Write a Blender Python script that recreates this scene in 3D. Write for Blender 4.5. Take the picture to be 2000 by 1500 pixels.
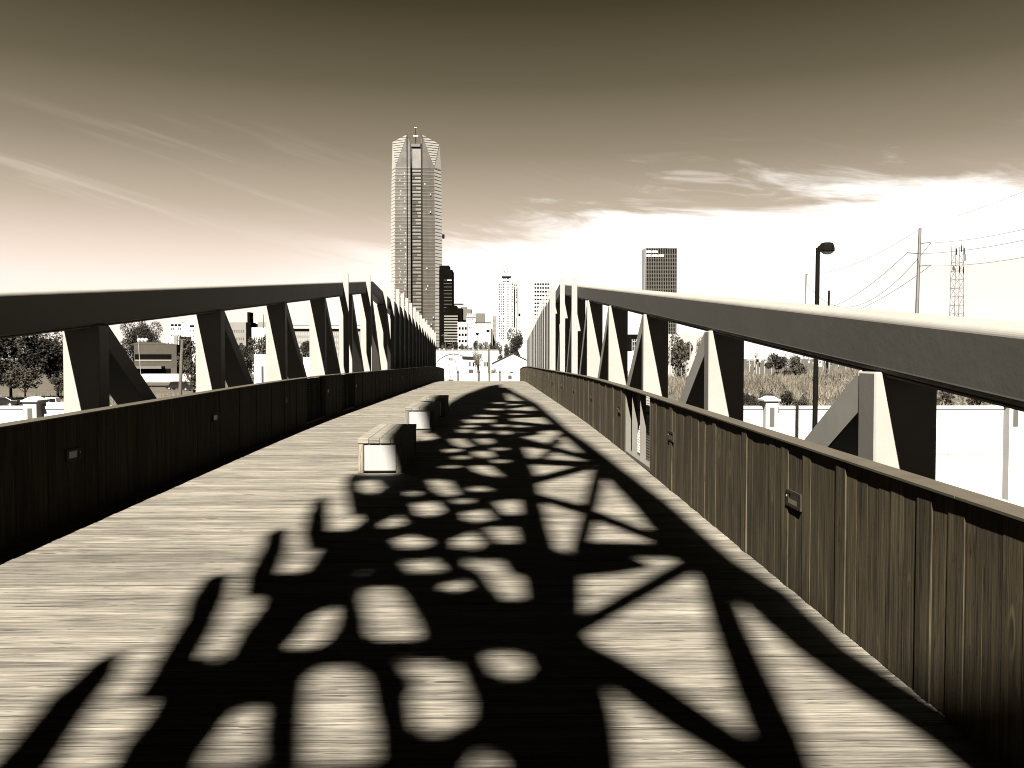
import bpy, math, random
from mathutils import Vector, Matrix, Euler
from mathutils.geometry import tessellate_polygon
random.seed(7)
R = math.radians
scn = bpy.context.scene
for o in list(bpy.data.objects): bpy.data.objects.remove(o)

# ------------------------------------------------------------------ camera
CAM_H = 1.65
FOC = 1677.0                      # focal length in pixels of the 2000 px wide photograph
PITCH = math.atan(50/FOC); YAW = math.atan(34/FOC)
cam_data = bpy.data.cameras.new('camera'); cam = bpy.data.objects.new('camera', cam_data)
scn.collection.objects.link(cam)
cam.location = (0, 0, CAM_H); cam.rotation_euler = (R(90)-PITCH, 0, -YAW)
cam_data.sensor_width = 36; cam_data.lens = FOC/2000*36
cam_data.clip_start = .05; cam_data.clip_end = 12000
scn.camera = cam
scn.cycles.filter_width = 1.05
scn.render.resolution_x = 1024; scn.render.resolution_y = 768

# ------------------------------------------------------------------ light and exposure
SUN_S, SUN_T = .215, 1.0           # sideways and forward travel of the sunlight per metre it falls
EXPO = 4.3
vs = scn.view_settings
vs.view_transform = 'Standard'; vs.look = 'None'; vs.exposure = EXPO; vs.gamma = 1; vs.use_curve_mapping = False
sun_d = Vector((SUN_S, SUN_T, -1)).normalized()
sl = bpy.data.lights.new('sun', 'SUN'); sl.energy = 5.0; sl.angle = R(.53); sl.color = (1, .975, .925)
so = bpy.data.objects.new('sun', sl); scn.collection.objects.link(so)
so.rotation_euler = sun_d.to_track_quat('-Z', 'Y').to_euler(); so.location = (-20, -60, 80)

world = bpy.data.worlds.new('World'); scn.world = world; world.use_nodes = True
nt = world.node_tree; nt.nodes.clear()
class NB:
    """tiny node helper"""
    def __init__(s, nt): s.nt = nt
    def n(s, typ, **kw):
        a = s.nt.nodes.new(typ)
        for k, v in kw.items(): setattr(a, k, v)
        return a
    def l(s, a, b): s.nt.links.new(a, b)
    def val(s, sock, v):
        if hasattr(v, 'links') or isinstance(v, bpy.types.NodeSocket): s.l(v, sock)
        else: sock.default_value = v
    def m(s, op, a, b=0.0, c=None, clamp=False):
        x = s.n('ShaderNodeMath', operation=op); x.use_clamp = clamp
        s.val(x.inputs[0], a); s.val(x.inputs[1], b)
        if c is not None: s.val(x.inputs[2], c)
        return x.outputs[0]
    def sm(s, v, lo, hi, a=0.0, b=1.0):
        x = s.n('ShaderNodeMapRange', interpolation_type='SMOOTHSTEP')
        s.val(x.inputs[0], v); s.val(x.inputs[1], lo); s.val(x.inputs[2], hi); s.val(x.inputs[3], a); s.val(x.inputs[4], b)
        return x.outputs[0]
    def lin(s, v, lo, hi, a=0.0, b=1.0):
        x = s.n('ShaderNodeMapRange'); s.val(x.inputs[0], v); s.val(x.inputs[1], lo); s.val(x.inputs[2], hi); s.val(x.inputs[3], a); s.val(x.inputs[4], b)
        return x.outputs[0]
    def ramp(s, f, stops, interp='LINEAR'):
        x = s.n('ShaderNodeValToRGB'); x.color_ramp.interpolation = interp
        e = x.color_ramp.elements
        while len(e) > 1: e.remove(e[-1])
        e[0].position = stops[0][0]; e[0].color = (*stops[0][1], 1)
        for p, c in stops[1:]:
            q = e.new(p); q.color = (*c, 1)
        s.l(f, x.inputs[0]); return x.outputs[0]
    def noise(s, vec, scale, detail=3, rough=.55, dist=0.0):
        x = s.n('ShaderNodeTexNoise'); s.l(vec, x.inputs['Vector'])
        x.inputs['Scale'].default_value = scale; x.inputs['Detail'].default_value = detail
        x.inputs['Roughness'].default_value = rough; x.inputs['Distortion'].default_value = dist
        return x.outputs[0]
    def comb(s, x, y, z):
        a = s.n('ShaderNodeCombineXYZ'); s.val(a.inputs[0], x); s.val(a.inputs[1], y); s.val(a.inputs[2], z); return a.outputs[0]
    def mix(s, f, a, b, blend='MIX'):
        x = s.n('ShaderNodeMix', data_type='RGBA', blend_type=blend)
        s.val(x.inputs[0], f)
        for sock, v in ((x.inputs[6], a), (x.inputs[7], b)):
            if isinstance(v, tuple): sock.default_value = (*v, 1)
            else: s.l(v, sock)
        return x.outputs[2]

g = NB(nt)
tc = g.n('ShaderNodeTexCoord')
sep = g.n('ShaderNodeSeparateXYZ'); g.l(tc.outputs['Generated'], sep.inputs[0])
dx, dy, dz = sep.outputs
sky = g.n('ShaderNodeTexSky', sky_type='NISHITA'); sky.sun_disc = False
sky.sun_elevation = math.asin(-sun_d.z); sky.sun_rotation = math.atan2(-sun_d.x, -sun_d.y)
bw = g.n('ShaderNodeRGBToBW'); g.l(sky.outputs[0], bw.inputs[0])
# the photograph is a toned monochrome print: the sky's brightness drives a sepia scale, falling off with height
nearly = g.m('POWER', g.m('MAXIMUM', bw.outputs[0], .001), .12)
grad = g.ramp(g.m('MAXIMUM', dz, 0.0), [(0.0, (.93, .83, .76)), (.085, (.88, .77, .68)), (.12, (.74, .61, .51)),
      (.165, (.49, .408, .315)), (.23, (.27, .224, .158)), (.30, (.128, .106, .066)), (.375, (.055, .0445, .0225)), (.48, (.028, .021, .009)), (.65, (.010, .0075, .003)), (1.0, (.006, .0045, .0018))])
# wisps and the white bank low on the right
st = g.comb(g.m('ADD', g.m('MULTIPLY', dx, 2.6), g.m('MULTIPLY', dz, 3.0)), g.m('MULTIPLY', dy, 2.0), g.m('ADD', g.m('MULTIPLY', dz, 15.0), g.m('MULTIPLY', dx, 1.6)))
n1 = g.noise(st, 1.7, 6, .62, .5)
st2 = g.comb(g.m('MULTIPLY', dx, 2.2), g.m('MULTIPLY', dy, 1.4), g.m('ADD', g.m('MULTIPLY', dz, 26.0), g.m('MULTIPLY', dx, 7.5)))
n2 = g.noise(st2, 1.55, 5, .55, .2)
topb = g.m('ADD', g.m('MULTIPLY', n1, .17), g.m('ADD', .046, g.m('MULTIPLY', g.sm(dx, -.14, .30), .055)))   # ragged upper edge of the bank
bank = g.sm(g.m('SUBTRACT', topb, dz), -.012, .03)
bank = g.m('MULTIPLY', bank, g.sm(dx, -.30, .06))
holes_ = g.sm(g.noise(st, 3.3, 5, .6), .50, .72)
lowr = g.m('MULTIPLY', g.sm(dx, .22, .5), g.sm(dz, .13, .085))
bank = g.m('MULTIPLY', bank, g.m('SUBTRACT', 1.0, g.m('MULTIPLY', holes_, .35)))
bank = g.m('MULTIPLY', bank, g.m('SUBTRACT', 1.0, g.m('MULTIPLY', lowr, .8)))
wis = g.m('MULTIPLY', g.sm(n2, .52, .76), g.m('MULTIPLY', g.sm(dz, .10, .15), g.sm(dz, .27, .20)))
wis = g.m('MULTIPLY', wis, g.m('ADD', .25, g.m('MULTIPLY', g.sm(dx, -.15, -.3), .75)))
wis2 = g.m('MULTIPLY', g.sm(g.noise(st, 2.6, 6, .62, .9), .53, .75), g.m('MULTIPLY', g.sm(dz, .12, .17), g.sm(dz, .25, .18)))
wis2 = g.m('MULTIPLY', wis2, g.sm(dx, .05, .2))
c1 = g.mix(g.m('MULTIPLY', wis, .34), grad, (.86, .76, .66))
c1 = g.mix(g.m('MULTIPLY', wis2, .5), c1, (.95, .87, .8))
c1 = g.mix(bank, c1, (1.15, 1.1, 1.04))
vm = g.n('ShaderNodeVectorMath', operation='SCALE'); g.l(c1, vm.inputs[0])
g.l(g.m('MULTIPLY', nearly, 1.0), vm.inputs['Scale'])
bg = g.n('ShaderNodeBackground'); g.l(vm.outputs[0], bg.inputs[0]); bg.inputs[1].default_value = .0508
wo = g.n('ShaderNodeOutputWorld'); g.l(bg.outputs[0], wo.inputs[0])

# ------------------------------------------------------------------ helpers
def drop(y):
    q = min(max(0.0, y-12), 10.0); return .0009*q*q + .018*max(0.0, y-22) + .001*max(0.0, y-50)**2
def deck_z(y): return .0155*y - drop(y)
def plane_z(y, h): return .0155*y + h
_cr = Euler((R(90)-PITCH, 0, -YAW)).to_matrix()
def at(px, py, Y):
    """point at distance Y north that was sighted in direction (px, py) of the photograph"""
    d = _cr @ Vector(((px-1000)/FOC, -(py-750)/FOC, -1)); k = Y/d.y
    return Vector((d.x*k, Y, CAM_H + d.z*k))
def X_(px, Y): return at(px, 700, Y).x
def Z_(py, Y, px=1000): return at(px, py, Y).z

def link(o, parent=None):
    scn.collection.objects.link(o)
    if parent is not None: o.parent = parent
    return o
def tag(o, label=None, cat=None, group=None, kind=None):
    if label: o['label'] = label
    if cat: o['category'] = cat
    if group: o['group'] = group
    if kind: o['kind'] = kind
    return o
def empty(name, loc=(0, 0, 0), label=None, cat=None, group=None, kind=None):
    o = bpy.data.objects.new(name, None); o.location = loc; o.empty_display_size = .3
    link(o); return tag(o, label, cat, group, kind)

class MB:
    def __init__(s): s.v = []; s.f = []
    def add(s, vs_, fs):
        b = len(s.v); s.v += [tuple(p) for p in vs_]; s.f += [tuple(i+b for i in f) for f in fs]; return s
    def box(s, x0, x1, y0, y1, z0, z1):
        return s.add([(x0,y0,z0),(x1,y0,z0),(x1,y1,z0),(x0,y1,z0),(x0,y0,z1),(x1,y0,z1),(x1,y1,z1),(x0,y1,z1)],
                     [(0,3,2,1),(4,5,6,7),(0,1,5,4),(1,2,6,5),(2,3,7,6),(3,0,4,7)])
    def hexa(s, p):      # 8 points, bottom loop then top loop
        return s.add(p, [(0,3,2,1),(4,5,6,7),(0,1,5,4),(1,2,6,5),(2,3,7,6),(3,0,4,7)])
    def tube(s, p0, p1, r0, r1=None, n=8, cap=True):
        r1 = r0 if r1 is None else r1; p0 = Vector(p0); p1 = Vector(p1)
        d = (p1-p0)
        if d.length < 1e-6: return s
        d.normalize(); a = d.orthogonal().normalized(); b = d.cross(a)
        vs_ = []
        for p, r in ((p0, r0), (p1, r1)):
            for i in range(n):
                t = 2*math.pi*i/n; vs_.append(p + a*math.cos(t)*r + b*math.sin(t)*r)
        fs = [(i, (i+1) % n, n+(i+1) % n, n+i) for i in range(n)]
        if cap: fs += [tuple(range(n))[::-1], tuple(range(n, 2*n))]
        return s.add(vs_, fs)
    def poly_tube(s, pts, r, n=6):
        for a, b in zip(pts, pts[1:]): s.tube(a, b, r, r, n)
        return s
    def prism(s, poly, a0, a1, axis='y'):
        """extrude a 2D polygon; axis y: polygon in xz, axis x: polygon in yz, axis z: polygon in xy"""
        n = len(poly)
        if axis == 'y': P = lambda p, a: (p[0], a, p[1])
        elif axis == 'x': P = lambda p, a: (a, p[0], p[1])
        else: P = lambda p, a: (p[0], p[1], a)
        vs_ = [P(p, a0) for p in poly] + [P(p, a1) for p in poly]
        return s.add(vs_, [tuple(range(n)), tuple(range(2*n-1, n-1, -1))] + [(i, n+i, n+(i+1) % n, (i+1) % n) for i in range(n)])
    def lathe(s, prof, c, n=12):
        cx, cy, cz = c; vs_ = []; fs = []
        for r, z in prof:
            for i in range(n):
                t = 2*math.pi*i/n; vs_.append((cx+r*math.cos(t), cy+r*math.sin(t), cz+z))
        for k in range(len(prof)-1):
            for i in range(n): fs.append((k*n+i, k*n+(i+1) % n, (k+1)*n+(i+1) % n, (k+1)*n+i))
        fs += [tuple(range(n))[::-1], tuple(range((len(prof)-1)*n, len(prof)*n))]
        return s.add(vs_, fs)
    def mesh(s, name, mat):
        me = bpy.data.meshes.new(name); me.from_pydata(s.v, [], s.f); me.materials.append(mat); me.update(); return me
    def build(s, name, mat, parent=None, bevel=0.0, seg=1, smooth=False, fix=True):
        me = s.mesh(name, mat)
        if fix:
            import bmesh
            bm = bmesh.new(); bm.from_mesh(me); bmesh.ops.recalc_face_normals(bm, faces=bm.faces)
            if bevel > 0:
                bmesh.ops.remove_doubles(bm, verts=bm.verts, dist=1e-5)
                ed = [e for e in bm.edges if len(e.link_faces) == 2 and e.calc_face_angle(0) > .6]
                bmesh.ops.bevel(bm, geom=ed, offset=bevel, segments=seg, affect='EDGES', profile=.5)
            bm.to_mesh(me); bm.free()
        if smooth:
            for p in me.polygons: p.use_smooth = True
        return link(bpy.data.objects.new(name, me), parent)

# ------------------------------------------------------------------ materials (sepia: every pigment leans to olive brown)
DENSITY = .475                     # one common factor for all pigments, to go with the exposure
def tone(v, warm=1.0):
    """grey level v as the warm monochrome of the print"""
    v *= DENSITY
    return (v, v*(1-.17*warm), v*(1-.44*warm))
def mat(name, v, rough=.7, metal=0.0, var=.15, scale=4.0, warm=1.0, bump=0.0, stretch=(1, 1, 1), spec=.5, rnd=0.0):
    m = bpy.data.materials.new(name); m.use_nodes = True; n = m.node_tree; n.nodes.clear(); g = NB(n)
    p = g.n('ShaderNodeBsdfPrincipled'); o = g.n('ShaderNodeOutputMaterial'); g.l(p.outputs[0], o.inputs[0])
    tc = g.n('ShaderNodeTexCoord'); mp = g.n('ShaderNodeMapping'); g.l(tc.outputs['Object'], mp.inputs[0]); mp.inputs['Scale'].default_value = stretch
    a = g.noise(mp.outputs[0], scale, 5, .6); b = g.noise(mp.outputs[0], scale*7.3, 4, .6)
    f = g.m('ADD', g.m('MULTIPLY', a, .65), g.m('MULTIPLY', b, .35))
    c = tone(v, warm)
    lo = tuple(x*(1-var) for x in c); hi = tuple(min(1, x*(1+var)) for x in c)
    col = g.mix(g.sm(f, .3, .7), lo, hi)
    if rnd:
        oi = g.n('ShaderNodeObjectInfo'); h = g.n('ShaderNodeHueSaturation'); g.l(col, h.inputs['Color'])
        g.l(g.lin(oi.outputs['Random'], 0.0, 1.0, 1-rnd, 1+rnd), h.inputs['Value']); col = h.outputs[0]
    g.l(col, p.inputs['Base Color']); p.inputs['Metallic'].default_value = metal
    g.l(g.lin(f, .3, .7, max(.02, rough-.06), min(1, rough+.06)), p.inputs['Roughness'])
    p.inputs['Specular IOR Level'].default_value = spec
    if bump:
        bp = g.n('ShaderNodeBump'); bp.inputs['Strength'].default_value = bump; bp.inputs['Distance'].default_value = .02
        g.l(b, bp.inputs['Height']); g.l(bp.outputs[0], p.inputs['Normal'])
    return m
def wood(name, v, along, contrast=1.0, fine=70.0, knots=True, warm=1.0, rough=.85, vary=.3):
    """weathered wood: streaks along one world axis ('x','y' or 'z'), per-board shift of tone and figure"""
    m = bpy.data.materials.new(name); m.use_nodes = True; n = m.node_tree; n.nodes.clear(); g = NB(n)
    p = g.n('ShaderNodeBsdfPrincipled'); o = g.n('ShaderNodeOutputMaterial'); g.l(p.outputs[0], o.inputs[0])
    oi = g.n('ShaderNodeObjectInfo'); ge = g.n('ShaderNodeNewGeometry')
    s = g.n('ShaderNodeSeparateXYZ'); g.l(ge.outputs['Position'], s.inputs[0])
    ax = {'x': 0, 'y': 1, 'z': 2}[along]; oth = [i for i in range(3) if i != ax]
    off = g.m('MULTIPLY', oi.outputs['Random'], 37.0)
    L = g.m('ADD', s.outputs[ax], off)
    def vec(sl_, sc): return g.comb(g.m('MULTIPLY', L, sl_), g.m('MULTIPLY', s.outputs[oth[0]], sc), g.m('MULTIPLY', s.outputs[oth[1]], sc))
    f1 = g.noise(vec(1.9, fine), 1.0, 5, .75, .1)          # fine grain lines
    f2 = g.noise(vec(.6, fine*.3), 1.0, 5, .7, .35)       # broader figure
    f3 = g.noise(vec(1.6, 3.5), 1.0, 3, .5)                # blotches along the board
    f4 = g.noise(vec(1.0, fine*1.25), 1.0, 3, .6)           # cracks
    t = g.m('ADD', g.m('ADD', g.m('MULTIPLY', f1, .56), g.m('MULTIPLY', f2, .29)), g.m('MULTIPLY', f3, .15))
    c = tone(v, warm); k = contrast
    col = g.ramp(t, [(.36, tuple(x*(1-.88*k) for x in c)), (.43, tuple(x*(1-.45*k) for x in c)), (.495, c), (.55, tuple(x*(1+.40*k) for x in c)), (.63, tuple(x*(1+1.0*k) for x in c))])
    crack = g.m('MULTIPLY', g.sm(f4, .57, .62), g.sm(g.noise(vec(1.1, 9.0), 1.0, 2, .5), .42, .56))
    col = g.mix(g.m('MULTIPLY', crack, .8), col, tuple(x*.12 for x in c))
    dash = g.m('MULTIPLY', g.sm(g.noise(vec(5.5, fine*.9), 1.0, 2, .5), .64, .70), .75)
    col = g.mix(dash, col, tuple(x*.2 for x in c))
    if knots:
        vo = g.n('ShaderNodeTexVoronoi', feature='F1'); g.l(vec(1.25, 6.0), vo.inputs['Vector']); vo.inputs['Scale'].default_value = 1.0
        ring = g.m('MULTIPLY', g.sm(vo.outputs['Distance'], .13, .05), g.sm(g.noise(vec(.5, 2.0), 2.0, 1), .5, .6))
        edge = g.m('MULTIPLY', g.sm(vo.outputs['Distance'], .17, .12), g.sm(vo.outputs['Distance'], .07, .12))
        edge = g.m('MULTIPLY', edge, g.sm(g.noise(vec(.5, 2.0), 2.0, 1), .5, .6))
        col = g.mix(g.m('MULTIPLY', ring, .8), col, tuple(x*.25 for x in c))
        col = g.mix(g.m('MULTIPLY', edge, .15 if along == 'x' else .5), col, tuple(x*3.4 for x in c))
    h = g.n('ShaderNodeHueSaturation'); g.l(col, h.inputs['Color'])
    g.l(g.lin(oi.outputs['Random'], 0.0, 1.0, 1-vary, 1+vary), h.inputs['Value'])
    g.l(h.outputs[0], p.inputs['Base Color']); p.inputs['Roughness'].default_value = rough; p.inputs['Specular IOR Level'].default_value = .04
    bp = g.n('ShaderNodeBump'); bp.inputs['Strength'].default_value = .5; bp.inputs['Distance'].default_value = .004
    g.l(t, bp.inputs['Height']); g.l(bp.outputs[0], p.inputs['Normal'])
    return m

M = {}
M['deck'] = wood('weathered_deck_wood', .0545, 'x', 1.0, 80.0, knots=True, warm=.72, vary=.24)
M['wall'] = wood('fence_wood', .0225, 'z', 1.0, 85.0, warm=1.35, vary=.16)
M['cap'] = mat('rail_cap_steel', .027, .5, 0, .12, 6, .9, spec=.03)
M['steel'] = mat('painted_truss_steel', .105, .5, 0.0, .07, 1.3, .5, bump=.03, spec=.02)
M['fin'] = mat('fin_steel', .098, .5, 0.0, .05, 2, .3, spec=.02)
M['sculpt'] = mat('sculpture_steel', .12, .4, 0, .1, 2, .8)
M['dark'] = mat('dark_steel', .002, .8, 0, .2, 5, spec=.01)
M['mesh'] = mat('wire_mesh', .03, .6, 0, .1, 5, spec=.2)
M['lens'] = mat('light_lens', .05, .3, 0, .1, 9)
M['plate'] = mat('light_plate', .012, .6, 0, .1, 9, spec=.03)
M['benchwood'] = wood('bench_wood', .065, 'x', .6, 55.0, knots=False, warm=.7, vary=.08)
M['benchpost'] = wood('bench_frame_wood', .05, 'z', .8, 60.0, knots=False, warm=.8)
M['panel'] = mat('bench_diffuser', .095, .4, 0, .08, 3, .35, bump=.2, stretch=(14, 1, 1))
M['conc'] = mat('pale_concrete', .17, .85, 0, .10, .35, .3, bump=.15, spec=.1)
M['conc2'] = mat('dark_concrete', .025, .85, 0, .15, .8, .6, spec=.1)  # dark tone for slab, wall core and the piers' painted recess shade
M['ground'] = mat('dry_ground', .026, .95, 0, .45, .12, .7, bump=.3, spec=.05)
M['plaza'] = mat('plaza_concrete', .14, .85, 0, .10, .5, .3, spec=.1)
M['road'] = mat('highway_asphalt', .012, .9, 0, .12, .3, .5, spec=.05)
M['white'] = mat('white_wall', .17, .8, 0, .06, .3, .2, spec=.1)
M['whiteroof'] = mat('white_roof', .2, .7, 0, .06, .2, .2, spec=.1)
M['pale'] = mat('pale_stone', .095, .8, 0, .1, .1, .35, spec=.1)
M['pink'] = mat('buff_stone', .058, .8, 0, .12, .1, .55, spec=.1)
M['grey'] = mat('grey_facade', .03, .7, 0, .12, .05, .7, spec=.1)
M['brick'] = mat('brown_brick', .018, .85, 0, .25, .1, .9, spec=.05)
M['black'] = mat('black_glass', .0015, .9, 0, .3, .08, .8, spec=0)
M['win'] = mat('window_dark', .002, .8, 0, .3, .3, .8, spec=.01)
M['winmid'] = mat('window_mid', .012, .5, 0, .3, .3, .8, spec=.1)
M['asph'] = mat('asphalt', .02, .9, 0, .2, .2, .8, spec=.05)
M['lawn'] = mat('dry_lawn', .028, .95, 0, .35, .25, .9, spec=.05)
M['bark'] = mat('bark', .02, .9, 0, .3, 3, .9, spec=.05)
M['pole'] = mat('timber_pole', .034, .85, 0, .25, 2, .8, stretch=(1, 1, .2), spec=.05)
M['polesteel'] = mat('galvanised_steel', .03, .5, 0, .1, 1, .6, spec=.2)
M['whitepole'] = mat('white_painted_steel', .1, .5, .0, .05, 1, .3, spec=.2)
M['wire'] = mat('wire', .006, .6, 0, .1, 1, spec=.1)
M['carwhite'] = mat('white_car_paint', .15, .25, 0, .04, 1, .25)
M['cardark'] = mat('dark_car_paint', .003, .25, 0, .1, 1, .8, spec=.3)
M['glass'] = mat('car_glass', .003, .15, 0, .1, 1, .8, spec=.3)
M['rubber'] = mat('tyre', .004, .9, 0, .1, 3, spec=.1)
M['chrome'] = mat('chrome', .12, .3, 0, .05, 3, .3)
M['globe'] = mat('globe_glass', .14, .3, 0, .04, 3, .2)
M['shade_cloth'] = mat('awning', .01, .8, 0, .1, 1)
def leaf(name, v, sc=.35):
    m = mat(name, v, .75, 0, .55, sc, .85, spec=.03); return m
M['leafdark'] = leaf('dark_foliage', .009)
M['leafmid'] = leaf('mid_foliage', .020)
M['leafpale'] = leaf('pale_foliage', .042)
M['grass'] = leaf('dry_grass', .05, .2)
M['tglass'] = mat('tower_glass', .026, .3, 0, .22, .02, .75, spec=.25)
M['tfacet'] = mat('tower_side_glare', .17, .25, 0, .06, .02, .45, spec=.5)  # pale base colour stands in for sky reflected in the side facets
M['tline'] = mat('tower_mullion', .034, .4, 0, .1, .05, .75, spec=.2)
M['tdark'] = mat('tower_reveal', .002, .8, 0, .1, .05, spec=.01)
M['crown'] = mat('tower_crown_glass', .085, .3, 0, .06, .03, .5, spec=.3)
M['bay'] = mat('bay_steel', .048, .6, 0, .06, 3, .55, spec=.02)
# ------------------------------------------------------------------ ground, highway cutting, plaza
XR, XL = 2.0, -3.97                    # inner faces of the timber parapets
Y0, Y1 = 0.0, 68.0                    # stretch of bridge that is built
GZ = -5.5                             # ground beyond the cutting
mb = MB()
mb.add([(-4000, 58.6, GZ), (4000, 58.6, GZ), (6000, 9000, GZ), (-6000, 9000, GZ)], [(0, 1, 2, 3)])
tag(mb.build('ground', M['ground'], fix=False), kind='structure')
mb = MB(); mb.add([(-4000, -40, -8), (4000, -40, -8), (4000, 58.6, -8), (-4000, 58.6, -8)], [(0, 1, 2, 3)])
tag(mb.build('highway', M['road'], fix=False), kind='structure')
mb = MB(); mb.add([(-4000, -2000, -1.0), (4000, -2000, -1.0), (4000, -40, -1.0), (-4000, -40, -1.0)], [(0, 1, 2, 3)])
mb.add([(-4000, -40, -1.0), (4000, -40, -1.0), (4000, -39, -8.0), (-4000, -39, -8.0)], [(0, 1, 2, 3)])
tag(mb.build('ground', M['ground'], fix=False), kind='structure')
# plaza the bridge lands on
mb = MB(); mb.hexa([(-12, 68.02, -6), (12, 68.02, -6), (14, 110, -6), (-14, 110, -6), (-12, 68.02, deck_z(68)-.02), (12, 68.02, deck_z(68)-.02), (14, 110, GZ+.04), (-14, 110, GZ+.04)])
tag(mb.build('plaza', M['plaza']), kind='structure')
mb = MB(); mb.add([(-14, 110.5, GZ+.02), (14, 110.5, GZ+.02), (30, 345, GZ+.02), (-60, 345, GZ+.02)], [(0, 1, 2, 3)])
tag(mb.build('car_park', M['plaza'], fix=False), kind='structure')
mb = MB(); mb.add([(-190, 120, GZ+.01), (-16, 120, GZ+.01), (-16, 142, GZ+.01), (-190, 142, GZ+.01)], [(0, 1, 2, 3)])
tag(mb.build('road', M['asph'], fix=False), kind='structure')
mb = MB(); mb.add([(-190, 150, GZ+.03), (-22, 150, GZ+.03), (-28, 290, GZ+.03), (-260, 290, GZ+.03)], [(0, 1, 2, 3)])
tag(mb.build('lawn', M['lawn'], fix=False), kind='structure')

# ------------------------------------------------------------------ deck boards
deck = empty('bridge_deck', (0, 0, 0), kind='structure')
BW = .1365
def deck_board_mesh(i):
    rnd = random.Random(i); m = MB(); w = BW - (.015, .007, .011, .006)[i % 4] - rnd.random()*.002
    x = XL-.02; n = 1
    e0 = rnd.uniform(-.0015, .0015); e1 = rnd.uniform(-.0015, .0015)
    m.hexa([(x, -w/2, -.045), (XR+.02, -w/2, -.045), (XR+.02, w/2, -.045), (x, w/2, -.045),
            (x, -w/2+.002, e0), (XR+.02, -w/2+.002, e1), (XR+.02, w/2-.002, e1+.001), (x, w/2-.002, e0+.001)])
    return m.mesh('deck_board', M['deck'])
dmesh = [deck_board_mesh(i) for i in range(8)]
rnd = random.Random(3)
y = Y0 + 1.2; k = 0; stuff = MB()
while y < Y1:
    yc = y+BW/2; zc = deck_z(yc); sl_ = math.atan(deck_z(yc+.05)/.1-deck_z(yc-.05)/.1)
    if k < 300:
        o = link(bpy.data.objects.new('deck_board', dmesh[rnd.randrange(8)]), deck)
        o.location = (0, yc, zc+rnd.uniform(-.002, .002)); o.rotation_euler = (sl_+rnd.uniform(-.006, .006), 0, 0)
    else:
        zz = zc+rnd.uniform(-.003, .003); stuff.box(XL-.02, XR+.02, y+.002, y+BW-.003, zz-.04, zz)
    y += BW; k += 1
so_ = stuff.build('deck_board', M['deck'], deck, fix=False); so_['kind'] = 'stuff'
m = MB()
for i in range(17):
    ya, yb = -3+i*4.2, -3+(i+1)*4.2
    m.hexa([(XL-.3, ya, deck_z(ya)-.42), (XR+.3, ya, deck_z(ya)-.42), (XR+.3, yb, deck_z(yb)-.42), (XL-.3, yb, deck_z(yb)-.42),
            (XL-.3, ya, deck_z(ya)-.06), (XR+.3, ya, deck_z(ya)-.06), (XR+.3, yb, deck_z(yb)-.06), (XL-.3, yb, deck_z(yb)-.06)])
m.build('deck_slab', M['conc2'], deck)

# ------------------------------------------------------------------ timber parapets
HC = 1.0
def wall_board_mesh(i, side):
    r = random.Random(100+i); m = MB(); w = .1352-r.random()*.0006; t = .03
    a, b, c, d = [r.uniform(-.0012, .0012) for _ in range(4)]
    # local x towards the deck
    m.hexa([(0, -w/2, .004), (0, w/2, .004), (-t, w/2, .004), (-t, -w/2, .004),
            (0, -w/2, HC-.02), (0, w/2, HC-.02), (-t, w/2, HC-.02), (-t, -w/2, HC-.02)])
    m.v[0] = (a, -w/2, .004); m.v[1] = (b, w/2, .004); m.v[4] = (c, -w/2, HC-.02); m.v[5] = (d, w/2, HC-.02)
    return m.mesh('wall_board', M['wall'])
wmesh = [wall_board_mesh(i, 1) for i in range(10)]
def step_light(parent, side, xf, yc):
    sgn = -1 if side > 0 else 1                # towards the deck
    z = plane_z(yc, .62) - drop(yc)
    w, h = .28, .11
    f = MB()
    def b(ya, yb, za, zb, d0, d1): f.box(min(xf+sgn*d0, xf+sgn*d1), max(xf+sgn*d0, xf+sgn*d1), yc+ya, yc+yb, z+za, z+zb)
    b(-w/2, w/2, h/2-.022, h/2, -.004, .013); b(-w/2, w/2, -h/2, -h/2+.022, -.004, .013)
    b(-w/2, -w/2+.05, -h/2+.022, h/2-.022, -.004, .012); b(w/2-.05, w/2, -h/2+.022, h/2-.022, -.004, .012)
    fr = f.build('step_light', M['plate'], parent)
    l = MB(); l.box(min(xf+sgn*.001, xf+sgn*.005), max(xf+sgn*.001, xf+sgn*.005), yc-w/2+.05, yc+w/2-.05, z-h/2+.022, z+h/2-.022)
    l.build('lens', M['lens'], fr)
    s = MB(); s.tube((xf+sgn*.012, yc+w/2-.02, z+.01), (xf+sgn*.016, yc+w/2-.02, z+.01), .007, n=6)
    s.build('screw', M['chrome'], fr)
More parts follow.
